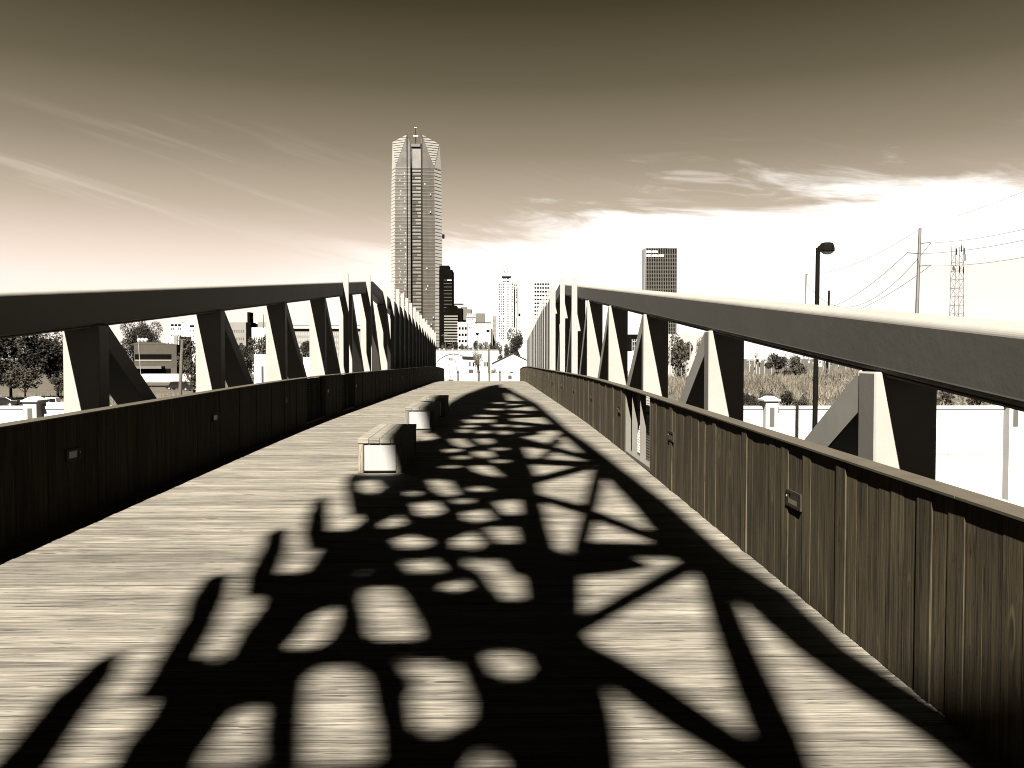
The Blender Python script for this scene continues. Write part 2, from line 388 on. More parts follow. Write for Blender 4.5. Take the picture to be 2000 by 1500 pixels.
def parapet(side, label, openings, lights):
    xf = XR if side > 0 else XL
    root = empty('timber_parapet', (0, 0, 0), label, 'parapet wall', 'timber parapets of the footbridge')
    r = random.Random(11 if side > 0 else 23)
    y = Y0+1.0; k = 0; stuff = MB(); rot = 0 if side < 0 else math.pi
    pan = 0
    while y < Y1-.3:
        yc = y+.0675
        op = [o for o in openings if o[0]-.06 < yc < o[1]+.06]
        if not op:
            pan = r.uniform(-.0015, .0015) if k % 7 == 0 else pan
            proud = pan + r.uniform(-.0008, .0008) + (.006 if k % 7 == 0 else 0)
            if r.random() < .03: proud += .004
            z = deck_z(yc)
            if k < 300:
                o = link(bpy.data.objects.new('wall_board', wmesh[r.randrange(10)]), root)
                o.location = (xf+(proud if side < 0 else -proud), yc, z)
                o.rotation_euler = (0, r.uniform(-.002, .002), rot + r.uniform(-.005, .005))
            else:
                p = proud if side < 0 else -proud
                stuff.box(min(xf+p, xf+p-.03*(1 if side < 0 else -1)), max(xf+p, xf+p-.03*(1 if side < 0 else -1)), y, y+.131, z+.004, z+HC-.02)
        y += .1365; k += 1
    s_ = stuff.build('wall_board', M['wall'], root, fix=False); s_['kind'] = 'stuff'
    # framing behind the boards and outer cladding
    sg = 1 if side > 0 else -1
    fm = MB(); n = 34
    edges = sorted([Y0+1.0]+[a for o in openings for a in o]+[Y1-.3])
    for i in range(0, len(edges), 2):
        ya, yb = edges[i], edges[i+1]; c = max(1, int((yb-ya)/3))
        for j in range(c):
            p, q = ya+(yb-ya)*j/c, ya+(yb-ya)*(j+1)/c
            xa, xb = sorted((xf+sg*.046, xf+sg*.14))
            fm = MB(); fm.hexa([(xa, p, deck_z(p)-.3), (xb, p, deck_z(p)-.3), (xb, q, deck_z(q)-.3), (xa, q, deck_z(q)-.3),
                     (xa, p, deck_z(p)+HC-.03), (xb, p, deck_z(p)+HC-.03), (xb, q, deck_z(q)+HC-.03), (xa, q, deck_z(q)+HC-.03)])
            fm.build('frame', M['dark'], root, fix=False)
    # cap rail in lengths
    y = Y0+.9; L = [2.75, 3.1, 3.1, 3.6, 4.2]; i = 0
    while y < Y1-.2:
        q = min(Y1-.2, y+L[min(i, 4)]); xa, xb = sorted((xf-sg*(.017 if side > 0 else .05), xf+sg*.125)); m = MB(); c = 3
        for j in range(c):
            a, b = y+(q-y)*j/c, y+(q-y)*(j+1)/c
            if j == c-1: b -= .006
            m.hexa([(xa, a, deck_z(a)+HC-.012), (xb, a, deck_z(a)+HC-.012), (xb, b, deck_z(b)+HC-.012), (xa, b, deck_z(b)+HC-.012),
                    (xa, a, deck_z(a)+HC), (xb, a, deck_z(a)+HC), (xb, b, deck_z(b)+HC), (xa, b, deck_z(b)+HC)])
        m.build('cap_rail', M['cap'], root); y = q; i += 1
    # service bays: fins of steel plate with mesh behind
    for (a, b) in openings:
        z = deck_z((a+b)/2)
        for q in (b-.02, a+(b-a)*.70, a+(b-a)*.37):
            pl = MB(); xa, xb = sorted((xf+sg*.004, xf+sg*.085)); pl.box(xa, xb, q-.012, q+.004, z+.012, z+HC-.03)
            pl.build('bay_fin', M['bay'], root)
        ed = MB(); xa, xb = sorted((xf+sg*.0, xf+sg*.14)); ed.box(xa, xb, a, a+.012, z+.012, z+HC-.03); ed.build('bay_side', M['bay'], root)
        sill = MB(); xa, xb = sorted((xf+sg*.002, xf+sg*.14)); sill.box(xa, xb, a+.012, b-.04, z+.002, z+.05); sill.build('sill', M['bay'], root)
        w = MB(); xm = xf+sg*.105
        ny = 26; nz = 24
        for j in range(ny+1):
            yy = a+.05+(b-a-.1)*j/ny; w.box(xm-.002, xm+.002, yy-.0035, yy+.0035, z+.05, z+HC-.03)
        for j in range(nz+1):
            zz = z+.05+(HC-.09)*j/nz; w.box(xm-.0035, xm-.002, a+.05, b-.05, zz-.0035, zz+.0035)
        w.build('wire_mesh', M['mesh'], root, fix=False)
        rr = MB(); rr.box(xm-.012, xm-.005, a+.05, b-.05, z+.70, z+.73); rr.build('mesh_rail', M['dark'], root)
        bk = MB(); xa, xb = sorted((xf+sg*.30, xf+sg*.34)) if side > 0 else sorted((xf+sg*.115, xf+sg*.135)); bk.box(xa, xb, a-(.2 if side > 0 else -.013), b+(.2 if side > 0 else -.002), z-.1, z+HC-(.25 if side > 0 else .04)); bk.build('shade_panel', M['dark'], root)  # added dark sheet that shuts out daylight behind the mesh
    for yc in lights: step_light(root, side, xf, yc)
    return root
parapet(1, 'sunlit timber board parapet on the right of the deck with the mesh service bay', [(11.0, 13.1)], [5.66+4.0*i for i in range(15)])
parapet(-1, 'shaded timber board parapet on the left of the deck with two dark service bays', [(18.2, 20.2), (22.5, 24.4)], [8.14+4.13*i for i in range(14)])

# ------------------------------------------------------------------ steel side trusses
D = 4.5; YP = 5.73
def chord_top(side, y):
    b, k = (0.0, 34.0) if side > 0 else (.095, 33.2)
    if y <= k: return 2.038+.0787*(y-8.04)+b
    return 2.038+.0787*(k-8.04)+b - .0705*(y-k)
def truss(side, label):
    root = empty('steel_truss', (0, 0, 0), label, 'bridge truss', 'steel trusses on the sides of the footbridge')
    xi = 2.56 if side > 0 else -4.66; sg = 1 if side > 0 else -1
    W = .43; CH = .40 if side > 0 else .43
    def xs(a, b): return sorted((xi+sg*a, xi+sg*b))
    kink = 34.0 if side > 0 else 33.2
    # top chord: bevelled box swept along
    def chord(name, ys, top, h, mat_, bev=.05, w0=0.0, w1=W, bt=.041):
        m = MB(); prof = []
        b = bev
        pr = []
        for cx_, cz_, a0 in ((w0+b+bt, -h+b, 180), (w1-b, -h+b, 270), (w1-b, -b, 0), (w0+b, -b, 90)):
            for q_ in range(9): a_ = R(a0+90*q_/8); pr.append((cx_+b*math.cos(a_), cz_+b*math.sin(a_)))
        rings = []
        for y_ in ys:
            z = plane_z(y_, top(y_)); rings.append([(xi+sg*p[0], y_, z+p[1]) for p in pr])
        n = len(pr); vs_ = [p for r_ in rings for p in r_]
        fs = [(k*n+i, k*n+(i+1) % n, (k+1)*n+(i+1) % n, (k+1)*n+i) for k in range(len(rings)-1) for i in range(n)]
        fs += [tuple(range(n)), tuple(range((len(rings)-1)*n, len(rings)*n))[::-1]]
        m.add(vs_, fs); o = m.build(name, mat_, root)
        return o
    chord('top_chord', [-9, 5, 12, 19, 26, kink], lambda y_: chord_top(side, y_), CH, M['steel'])
    chord('top_chord', [kink+.002, 45, 56, 67.5], lambda y_: chord_top(side, y_), CH, M['steel'])
    # small lip under the chord
    chord('chord_lip', [-9, 12, kink], lambda y_: chord_top(side, y_)-CH-.004, .016, M['steel'], .004, .075, W-.03, 0.0)
    chord('bottom_chord', [-9, 20, 45, 67.5], lambda y_: -.85-drop(y_)*.8, .4, M['steel'])
    ks = range(-3, 14)
    for k in ks:
        yk = YP+D*k
        if yk > 66: break
        zt = plane_z(yk+.16, chord_top(side, yk+.16)-CH)-.002
        zb = plane_z(yk, -.86-.7*drop(yk))
        p = MB(); x0_, x1_, x2_ = xi, xi+sg*.026, xi+sg*W; p.prism([(x0_, yk), (x2_, yk), (x2_, yk+.32), (x1_, yk+.32)], zb, zt, 'z')
        p.build('post', M['steel'], root, bevel=.012)
        # gusset swelling where the post meets the chord
        y2 = yk+D
        if y2 > 67: continue
        zt2 = plane_z(yk+.32, chord_top(side, yk+.32)-CH)-.004
        zb2 = plane_z(y2, -.9-.7*drop(y2))
        dv = .31
        xa, xb = xs(.03, W-.002); br = MB()
        br.hexa([(xa, yk+.322, zt2-dv), (xb, yk+.322, zt2-dv), (xb, y2-.002, zb2-dv), (xa, y2-.002, zb2-dv),
                 (xa, yk+.322, zt2), (xb, yk+.322, zt2), (xb, y2-.002, zb2), (xa, y2-.002, zb2)])
        br.build('brace', M['steel'], root, bevel=.01)
    # steel fins standing against the inside of the truss
    ys = [YP+D*k for k in (4.63, 5.68, 6.74)] + [38.6+2.1*i for i in range(14)]
    for i, yf in enumerate(ys):
        if yf > 66.6: break
        xa, xb = sorted((xi-sg*(.175 if i < 3 else .085), xi-sg*.004)) if side > 0 else sorted((xi+.004, xi+.172))
        top = chord_top(side, yf)+(.22 if i < 3 else min(.80, .42+.07*i))
        if i == 0: top = chord_top(side, yf)+.26
        z0 = deck_z(yf)+.97; f = MB()
        f.box(xa, xb, yf, yf+(.05 if i < 3 else .045), z0-.6, plane_z(yf, top))
        f.build('fin', M['fin'], root)
        if i >= 3 and yf+2.0 < 67.2:          # screen plate closing the bay behind the fins
            xa, xb = sorted((xi-sg*.0035, xi-sg*.06)); s_ = MB()
            s_.hexa([(xa, yf+.05, deck_z(yf)+.9), (xb, yf+.05, deck_z(yf)+.9), (xb, yf+2.07, deck_z(yf+2)+.9), (xa, yf+2.07, deck_z(yf+2)+.9),
                     (xa, yf+.05, plane_z(yf, top-.62)), (xb, yf+.05, plane_z(yf, top-.62)), (xb, yf+2.07, plane_z(yf+2.07, top-.80)), (xa, yf+2.07, plane_z(yf+2.07, top-.80))])
            s_.build('screen_plate', M['bay'], root)
    return root
truss(1, 'sunlit steel box truss on the right with pale vertical fins at its far end')
truss(-1, 'shaded steel box truss on the left with a dense row of fins towards the tower')

# ------------------------------------------------------------------ the unseen sculpture behind the camera, shaped from the lattice shadow it casts
WING_OUTLINE = [(-9.07, 43.868), (-9.126, 40.422), (-8.271, 32.876), (-7.405, 27.746), (-6.416, 23.467), (-5.747, 20.668), (-5.491, 19.082), (-5.193, 17.959), (-4.979, 17.16), (-4.766, 16.469), (-4.735, 16.505), (-4.888, 16.435), (-5.21, 16.476), (-5.355, 16.55), (-5.307, 16.26), (-5.07, 15.714), (-4.708, 15.021), (-4.467, 14.691), (-4.328, 14.4), (-4.296, 14.073), (-4.468, 14.076), (-4.934, 15.024), (-5.117, 15.316), (-5.115, 15.027), (-4.798, 14.407), (-4.531, 13.932), (-4.369, 13.749), (-4.234, 13.313), (-4.178, 13.058), (-4.342, 13.024), (-4.587, 13.462), (-4.829, 14.009), (-4.965, 14.192), (-4.97, 13.939), (-4.61, 13.246), (-4.33, 12.698), (-4.202, 12.588), (-4.135, 12.442), (-4.045, 12.079), (-3.934, 11.788), (-4.077, 11.826), (-4.255, 12.082), (-4.469, 12.483), (-4.712, 12.994), (-4.782, 13.031), (-4.804, 12.886), (-4.647, 12.522), (-4.426, 12.157), (-4.272, 11.829), (-4.125, 11.537), (-4.039, 11.463), (-3.957, 11.281), (-3.915, 11.1), (-3.837, 10.918), (-3.845, 10.773), (-1.812, 10.743), (-1.835, 10.997), (-1.855, 11.214), (-1.909, 11.505), (-1.978, 11.687), (-1.998, 11.94), (-2.066, 12.122), (-2.126, 12.847), (-2.158, 13.318), (-2.379, 13.539), (-2.484, 14.011), (-2.607, 14.628), (-2.73, 15.209), (-2.9, 16.153), (-3.139, 17.242), (-3.438, 18.475), (-3.803, 20.137), (-4.209, 21.685), (-4.615, 23.69), (-5.65, 28.681), (-7.037, 35.203)]
WING_OPENINGS = [[(-3.706, 12.436), (-3.651, 12.435), (-3.607, 12.362), (-3.536, 12.144), (-3.507, 11.962), (-3.555, 11.891), (-3.639, 11.892), (-3.688, 11.965), (-3.688, 12.074), (-3.737, 12.328)], [(-3.604, 12.76), (-3.416, 12.758), (-3.318, 12.647), (-3.196, 12.429), (-3.069, 12.209), (-2.988, 12.027), (-3.015, 11.992), (-3.251, 12.031), (-3.31, 12.104), (-3.411, 12.323), (-3.55, 12.579)], [(-3.409, 11.708), (-3.285, 11.742), (-3.141, 11.631), (-3.093, 11.558), (-2.987, 11.339), (-2.905, 11.193), (-2.817, 10.975), (-3.093, 10.979), (-3.208, 11.198), (-3.316, 11.417), (-3.403, 11.599)], [(-3.029, 11.811), (-2.872, 11.772), (-2.709, 11.734), (-2.625, 11.551), (-2.555, 11.406), (-2.527, 11.261), (-2.553, 11.188), (-2.63, 11.153), (-2.723, 11.191), (-2.762, 11.264), (-2.84, 11.446), (-2.844, 11.555), (-2.933, 11.664)], [(-3.59, 11.348), (-3.51, 11.383), (-3.456, 11.31), (-3.388, 11.164), (-3.259, 10.945), (-3.486, 10.949), (-3.533, 11.058), (-3.549, 11.167)], [(-2.59, 11.877), (-2.459, 11.875), (-2.364, 11.801), (-2.314, 11.656), (-2.343, 11.619), (-2.472, 11.621), (-2.539, 11.731)], [(-2.453, 10.97), (-2.429, 11.042), (-2.338, 11.004), (-2.29, 10.895), (-2.434, 10.897)], [(-3.891, 13.054), (-3.749, 13.088), (-3.705, 13.015), (-3.849, 13.017)], [(-3.55, 13.302), (-3.325, 13.335), (-3.212, 13.189), (-3.156, 13.043), (-3.393, 13.047)], [(-3.805, 13.813), (-3.717, 13.956), (-3.513, 13.809), (-3.448, 13.699), (-3.49, 13.555), (-3.664, 13.594)], [(-3.097, 12.825), (-2.966, 12.896), (-2.891, 12.75), (-2.958, 12.679), (-3.088, 12.753)], [(-3.061, 13.331), (-2.809, 13.328), (-2.685, 13.036), (-2.58, 12.963), (-2.49, 12.563), (-2.619, 12.565), (-2.736, 12.784), (-2.868, 13.039), (-3.024, 13.186)], [(-3.298, 13.805), (-3.191, 14.057), (-3.012, 13.693), (-3.037, 13.548), (-3.222, 13.587)], [(-3.103, 14.165), (-2.84, 14.161), (-2.732, 13.725), (-2.876, 13.691)], [(-4.099, 14.324), (-4.04, 14.577), (-3.867, 14.284), (-3.93, 14.141), (-4.042, 14.178)], [(-4.061, 15.047), (-3.837, 15.117), (-3.633, 14.679), (-3.701, 14.499), (-3.847, 14.574)], [(-3.442, 14.676), (-3.251, 14.782), (-3.083, 14.418), (-3.212, 14.311), (-3.358, 14.422)], [(-3.213, 15.107), (-2.977, 15.176), (-2.853, 14.559), (-2.994, 14.561)], [(-4.262, 16.209), (-3.985, 16.096), (-3.659, 15.367), (-3.808, 15.333), (-4.016, 15.626)], [(-3.669, 15.802), (-3.47, 15.763), (-3.347, 15.58), (-3.564, 15.547)], [(-4.327, 15.594), (-4.139, 15.519), (-4.119, 15.338), (-4.23, 15.376)], [(-3.687, 15.187), (-3.474, 15.184), (-3.457, 15.038), (-3.627, 15.041)], [(-5.079, 16.112), (-4.882, 16.145), (-4.651, 15.744), (-4.631, 15.418), (-4.849, 15.602)], [(-3.955, 17.037), (-3.702, 17.033), (-3.508, 16.596), (-3.345, 16.268), (-3.567, 16.416), (-3.793, 16.672)], [(-4.348, 17.042), (-4.11, 17.039), (-4.101, 16.894), (-4.301, 16.933)], [(-3.756, 17.504), (-3.507, 17.428), (-3.503, 17.247), (-3.678, 17.286)], [(-4.2, 18.198), (-3.947, 18.194), (-3.763, 17.721), (-3.899, 17.615), (-4.079, 17.834)], [(-4.395, 17.803), (-4.168, 17.8), (-4.126, 17.51), (-4.293, 17.548)], [(-4.728, 18.458), (-4.485, 18.454), (-4.4, 18.2), (-4.572, 18.095)], [(-4.935, 19.542), (-4.743, 19.611), (-4.353, 18.741), (-4.431, 18.562), (-4.651, 18.854)], [(-4.516, 19.572), (-4.245, 19.568), (-4.079, 19.061), (-4.177, 18.847)], [(-3.991, 18.591), (-3.748, 18.516), (-3.723, 18.299), (-3.894, 18.301)], [(-4.741, 20.653), (-4.487, 20.65), (-4.399, 20.253), (-4.567, 20.184)], [(-4.318, 20.647), (-4.071, 20.572), (-3.992, 20.104), (-4.146, 20.106)], [(-5.176, 20.947), (-4.857, 20.798), (-4.844, 20.332), (-4.997, 20.442)], [(-5.22, 21.485), (-5.028, 21.625), (-4.859, 21.3), (-5.081, 21.125)], [(-5.532, 22.741), (-4.884, 22.731), (-4.744, 22.086), (-5.239, 21.986)], [(-4.628, 21.763), (-4.336, 21.687), (-4.342, 21.257), (-4.491, 21.331)], [(-5.568, 23.953), (-5.058, 23.839), (-5.01, 23.375), (-5.375, 23.38)], [(-5.727, 25.945), (-5.269, 25.797), (-5.205, 25.192), (-5.53, 25.339)], [(-6.067, 28.438), (-5.646, 28.432), (-5.664, 27.828), (-5.868, 27.831)], [(-5.776, 20.381), (-5.514, 20.27), (-5.234, 19.69), (-5.266, 19.367), (-5.413, 19.297)]]
FEATHERS = [[(-4.592, 11.87), (-4.593, 11.689), (-4.503, 11.362), (-4.355, 11.034), (-4.275, 10.815), (-4.0, 10.811), (-4.081, 11.03), (-4.242, 11.358), (-4.385, 11.686), (-4.504, 11.869)], [(-4.749, 12.994), (-4.671, 12.667), (-4.441, 12.121), (-4.251, 11.684), (-4.125, 11.392), (-3.892, 11.389), (-4.007, 11.68), (-4.192, 12.117), (-4.451, 12.664), (-4.64, 12.993)], [(-4.931, 14.083), (-4.804, 13.61), (-4.559, 12.991), (-4.345, 12.59), (-4.13, 12.587), (-4.304, 12.988), (-4.575, 13.607), (-4.818, 14.081)], [(-5.156, 15.245), (-4.922, 14.553), (-4.644, 13.934), (-4.403, 13.532), (-4.157, 13.528), (-4.423, 13.931), (-4.725, 14.55), (-5.046, 15.243)], [(-5.296, 16.369), (-5.015, 15.604), (-4.508, 14.547), (-4.36, 14.545), (-4.87, 15.602), (-5.184, 16.367)]]
MAST_STRIP = [(-8.138, 39.235, -7.671, 39.192), (-6.717, 33.955, -6.273, 33.949), (-4.892, 27.71, -4.51, 27.705), (-3.828, 23.287, -3.499, 23.282), (-3.18, 20.631, -2.881, 20.626), (-2.694, 18.825, -2.363, 18.82), (-2.156, 16.612, -1.776, 16.607), (-1.74, 14.832, -1.303, 14.826), (-1.429, 13.199, -0.943, 13.192), (-1.104, 12.579, -0.703, 12.573), (-0.902, 11.816, -0.575, 11.811), (-0.737, 11.415, -0.407, 11.41), (-0.546, 11.014, -0.224, 11.009), (-0.475, 10.759, -0.163, 10.755)]
INNER_STRIP = [(-1.267, 13.269, -1.07, 13.266), (-1.277, 12.509, -1.056, 12.506), (-1.287, 12.038, -1.06, 12.035), (-1.28, 11.459, -1.043, 11.456), (-1.269, 11.025, -1.027, 11.021), (-1.27, 10.771, -1.036, 10.768)]
CROSS_STRIPS = [[(-3.748, 19.813, -3.612, 19.019), (-2.332, 17.7, -2.304, 17.193)], [(-2.983, 19.262, -2.841, 19.26), (-3.046, 17.132, -2.887, 17.13)], [(-3.221, 17.496, -3.148, 17.025), (-2.24, 17.192, -2.218, 16.722)], [(-2.92, 16.117, -2.858, 15.681), (-2.238, 17.156, -2.213, 16.613)], [(-2.22, 16.866, -2.022, 16.864), (-2.216, 14.586, -2.04, 14.583), (-2.223, 13.355, -2.058, 13.353)], [(-2.811, 15.355, -2.765, 15.028), (-2.151, 14.73, -2.13, 14.331), (-1.455, 13.742, -1.476, 13.453)], [(-2.219, 13.609, -2.192, 13.246), (-1.1, 13.52, -1.148, 13.195)], [(-1.729, 14.072, -1.734, 13.819), (-1.146, 13.484, -1.196, 13.123)], [(-2.172, 13.536, -2.124, 12.811), (-1.822, 13.422, -1.824, 12.879), (-1.58, 13.056, -1.584, 12.984)], [(-2.033, 12.122, -2.019, 11.868), (-1.174, 13.34, -1.234, 12.906)], [(-4.368, 22.367, -4.222, 21.578), (-3.149, 21.383, -3.078, 20.701)], [(-4.099, 20.967, -3.96, 20.211), (-3.145, 21.347, -3.063, 20.557)], [(-3.819, 20.173, -3.707, 19.524), (-3.44, 20.706, -3.344, 19.986)], [(-3.566, 19.054, -3.477, 18.512), (-2.983, 18.649, -2.921, 18.106)], [(-3.092, 18.831, -2.983, 18.829), (-3.018, 20.269, -2.894, 20.267)], [(-5.026, 25.296, -4.812, 24.191), (-3.934, 24.783, -3.798, 23.749)], [(-5.303, 26.721, -5.068, 25.51), (-4.614, 28.204, -4.414, 26.815)], [(-5.89, 29.217, -5.585, 27.685), (-4.886, 28.705, -4.662, 27.245)], [(-4.628, 23.761, -4.462, 22.868), (-3.776, 24.176, -3.654, 23.213)], [(-2.005, 11.868, -1.989, 11.542), (-1.789, 11.648, -1.794, 11.286), (-1.556, 11.391, -1.592, 11.03), (-1.366, 11.135, -1.418, 10.846), (-1.178, 10.878, -1.249, 10.626)]]

TH = .07
NRM = Vector((0, 1, -.4)).normalized()      # the sculpture's plane leans forward over the deck: y = -12 + .4 z
def plate(loops, name, mat_, parent, off=0.0):
    def P3(p, d): return Vector((p[0], -12+.4*p[1], p[1])) + NRM*(d+off)
    loops2 = [[Vector((p[0], p[1], 0)) for p in l] for l in loops]
    tris = tessellate_polygon(loops2); flat = [p for l in loops for p in l]; n = len(flat)
    vs_ = [P3(p, 0) for p in flat] + [P3(p, TH) for p in flat]
    fs = [tuple(t) for t in tris] + [tuple(i+n for i in reversed(t)) for t in tris]
    b = 0
    for l in loops:
        c = len(l)
        for i in range(c): fs.append((b+i, b+(i+1) % c, b+(i+1) % c+n, b+i+n))
        b += c
    m = MB(); m.add(vs_, fs); return m.build(name, mat_, parent, fix=False)
sc = empty('bridge_sculpture', (0, -6, 0), 'tall feathered steel lattice sculpture over the footbridge whose shadow falls along the deck', 'sculpture')
sc.location = (0, 0, 0)
def spans(poly, z):
    xs_ = []
    for (x0, z0), (x1, z1) in zip(poly, poly[1:]+poly[:1]):
        if (z0 > z) != (z1 > z): xs_.append(x0+(z-z0)/(z1-z0)*(x1-x0))
    xs_.sort(); return list(zip(xs_[::2], xs_[1::2]))
wm = MB(); ztop = max(q[1] for q in WING_OUTLINE); z = min(q[1] for q in WING_OUTLINE)
while z < ztop:                        # unseen panel in thin rows, outline and openings shaped to cast the deck shadow
    dz_ = .045 if z < 22 else .09; zm = z+dz_/2
    runs = spans(WING_OUTLINE, zm); cut = sorted(c for h_ in WING_OPENINGS for c in spans(h_, zm))
    for a, b in runs:
        x = a
        for c, d in cut:
            if d < x or c > b: continue
            if c > x: wm.hexa([(x, -12+.4*z, z), (c, -12+.4*z, z), (c, -12+.4*z+TH, z), (x, -12+.4*z+TH, z), (x, -12+.4*(z+dz_), z+dz_), (c, -12+.4*(z+dz_), z+dz_), (c, -12+.4*(z+dz_)+TH, z+dz_), (x, -12+.4*(z+dz_)+TH, z+dz_)])
            x = max(x, d)
        if x < b: c = b; wm.hexa([(x, -12+.4*z, z), (c, -12+.4*z, z), (c, -12+.4*z+TH, z), (x, -12+.4*z+TH, z), (x, -12+.4*(z+dz_), z+dz_), (c, -12+.4*(z+dz_), z+dz_), (c, -12+.4*(z+dz_)+TH, z+dz_), (x, -12+.4*(z+dz_)+TH, z+dz_)])
    z += dz_
wm.build('shadow_panel', M['sculpt'], sc, fix=False)
for i, f in enumerate(FEATHERS): plate([f], 'feather', M['sculpt'], sc, .09+.0*i)
def bar_plate(st_, name, off):
    m = MB()
    for (ax, az, bx, bz), (cx, cz, dx_, dz_) in zip(st_, st_[1:]):
        q = [Vector((x, -12+.4*z, z))+NRM*off for x, z in ((ax, az), (bx, bz), (dx_, dz_), (cx, cz))]
        m.hexa(q+[v+NRM*TH for v in q])
    return m.build(name, M['sculpt'], sc, fix=False)
bar_plate(MAST_STRIP, 'mast', .18); bar_plate(INNER_STRIP, 'inner_mast', .27)
for i, f in enumerate(CROSS_STRIPS): bar_plate(f, 'cross_bar', .36+.08*(i % 2))
def low(strip):            # lowest edge of a member, where its leg takes over
    if len(strip[0]) == 4: strip = [q[:2] for q in strip]+[q[2:] for q in strip]
    a = sorted(strip, key=lambda q: q[1])[:2]; x = (a[0][0]+a[1][0])/2; z = (a[0][1]+a[1][1])/2
    return Vector((x, -12+.4*z, z))
for st_, foot, r0 in ((MAST_STRIP, (4.2, -14.5, -4), .16), (INNER_STRIP, (4.0, -16, -4), .13), (WING_OUTLINE, (-6.6, -15, -4), .35), (FEATHERS[0], (-7.2, -17, -4), .1)):
    lg = MB(); lg.tube(low(st_)+Vector((0, 0, .05)), foot, r0, r0*1.6, 10); lg.build('leg', M['sculpt'], sc)

# ------------------------------------------------------------------ benches
def bench(y0, y1, label):
    x0, x1 = -1.76, -1.19; z = deck_z(y0); z2 = deck_z(y1)
    root = empty('light_box_bench', ((x0+x1)/2, (y0+y1)/2, z), label, 'bench', 'timber light box benches in a row down the deck')
    ox, oy, oz = root.location
    def B(m, xa, xb, ya, yb, za, zb): m.hexa([(xa-ox, ya-oy, za+z-oz), (xb-ox, ya-oy, za+z-oz), (xb-ox, yb-oy, za+z2-oz), (xa-ox, yb-oy, za+z2-oz), (xa-ox, ya-oy, zb+z-oz), (xb-ox, ya-oy, zb+z-oz), (xb-ox, yb-oy, zb+z2-oz), (xa-ox, yb-oy, zb+z2-oz)])
    n = 4
    for i in range(n):                     # seat planks
        a = x0+(x1-x0)*i/n; b = x0+(x1-x0)*(i+1)/n; m = MB(); B(m, a+(.0 if i == 0 else .0015), b-(.0 if i == n-1 else .0015), y0, y1, .385, .45)
        m.build('seat_plank', M['benchwood'], root, bevel=.006)
    for a, b in ((x0+.004, x0+.075), (x1-.075, x1-.004)):
        for ya, yb in ((y0+.012, y0+.08), (y1-.08, y1-.012)):
            m = MB(); B(m, a, b, ya, yb, .004, .383); m.build('corner_post', M['benchpost'], root, bevel=.004)
    for ya, yb, nm in ((y0+.028, y0+.036, 'diffuser'), (y1-.036, y1-.028, 'diffuser')):
        m = MB(); B(m, x0+.084, x1-.084, ya, yb, .028, .368); m.build(nm, M['panel'], root)
        f = MB(); B(f, x0+.077, x0+.083, ya-.006, yb+.004, .015, .383); B(f, x1-.083, x1-.077, ya-.006, yb+.004, .015, .383)
        B(f, x0+.083, x1-.083, ya-.006, yb+.004, .015, .026); f.build('panel_frame', M['dark'], root)
    for a, b in ((x0+.012, x0+.03), (x1-.03, x1-.012)):     # side boards
        m = MB(); B(m, a, b, y0+.082, y1-.082, .01, .38); m.build('side_board', M['benchwood'], root)
bench(11.02, 13.1, 'nearest timber bench, half in the lattice shadow, with a white end panel')
bench(16.85, 18.75, 'middle timber bench of the row with a sunlit white end panel')
bench(20.4, 22.3, 'farthest timber bench of the row, seen behind the two nearer ones')

# ------------------------------------------------------------------ bollards at the end of the deck
for px, lb in ((894.5, 'leftmost steel bollard at the far end of the deck'), (936.3, 'middle steel bollard at the far end of the deck'), (976.3, 'rightmost steel bollard at the far end of the deck')):
    Yb = 71.0; x = X_(px, Yb); zb = deck_z(68)-.06-.3*(Yb-68)/16
    m = MB(); m.lathe([(.075, 0), (.075, 1.0), (.07, 1.03), (.045, 1.06), (0.001, 1.065)], (0, 0, 0), 12)
    o = m.build('bollard', M['polesteel'], smooth=False); o.location = (x, Yb, zb-.08); tag(o, lb, 'bollard', 'bollards across the end of the deck')
    m = MB(); m.lathe([(.079, .86), (.079, .92)], (0, 0, 0), 12); m.build('band', M['dark'], o)
# ------------------------------------------------------------------ retaining wall of the highway, with piers
wall_y = 58.0
for x0, x1, lb in ((-34.5, -8.0, 'white concrete retaining wall below the trees at the left'), (8.0, 60.0, 'white concrete retaining wall below the weedy bank at the right')):
    if x0 < 0: x0 = -60
    root = empty('retaining_wall', (0, 0, 0), lb, 'retaining wall', 'white retaining walls along the highway')
    zt = Z_(794, wall_y) + (.06 if x0 < 0 else 0)
    x = x0
    while x < x1-.1:
        q = min(x1, x+4.6)
        m = MB(); m.box(x+.012, q-.012, wall_y, wall_y+.5, -8, zt-.22)
        m.build('wall_panel', M['conc'], root); x = q
    m = MB(); m.box(x0, x1, wall_y+.02, wall_y+.5, -8, zt-.2); m.build('wall_core', M['conc2'], root)
    m = MB(); m.box(x0, x1, wall_y-.06, wall_y+.56, zt-.2, zt); m.build('coping', M['conc'], root)
    m = MB(); m.box(x0, x1, wall_y-.03, wall_y+.01, zt-1.55, zt-1.5); m.box(x0, x1, wall_y-.03, wall_y+.01, zt-3.3, zt-3.2); m.build('string_course', M['conc'], root)
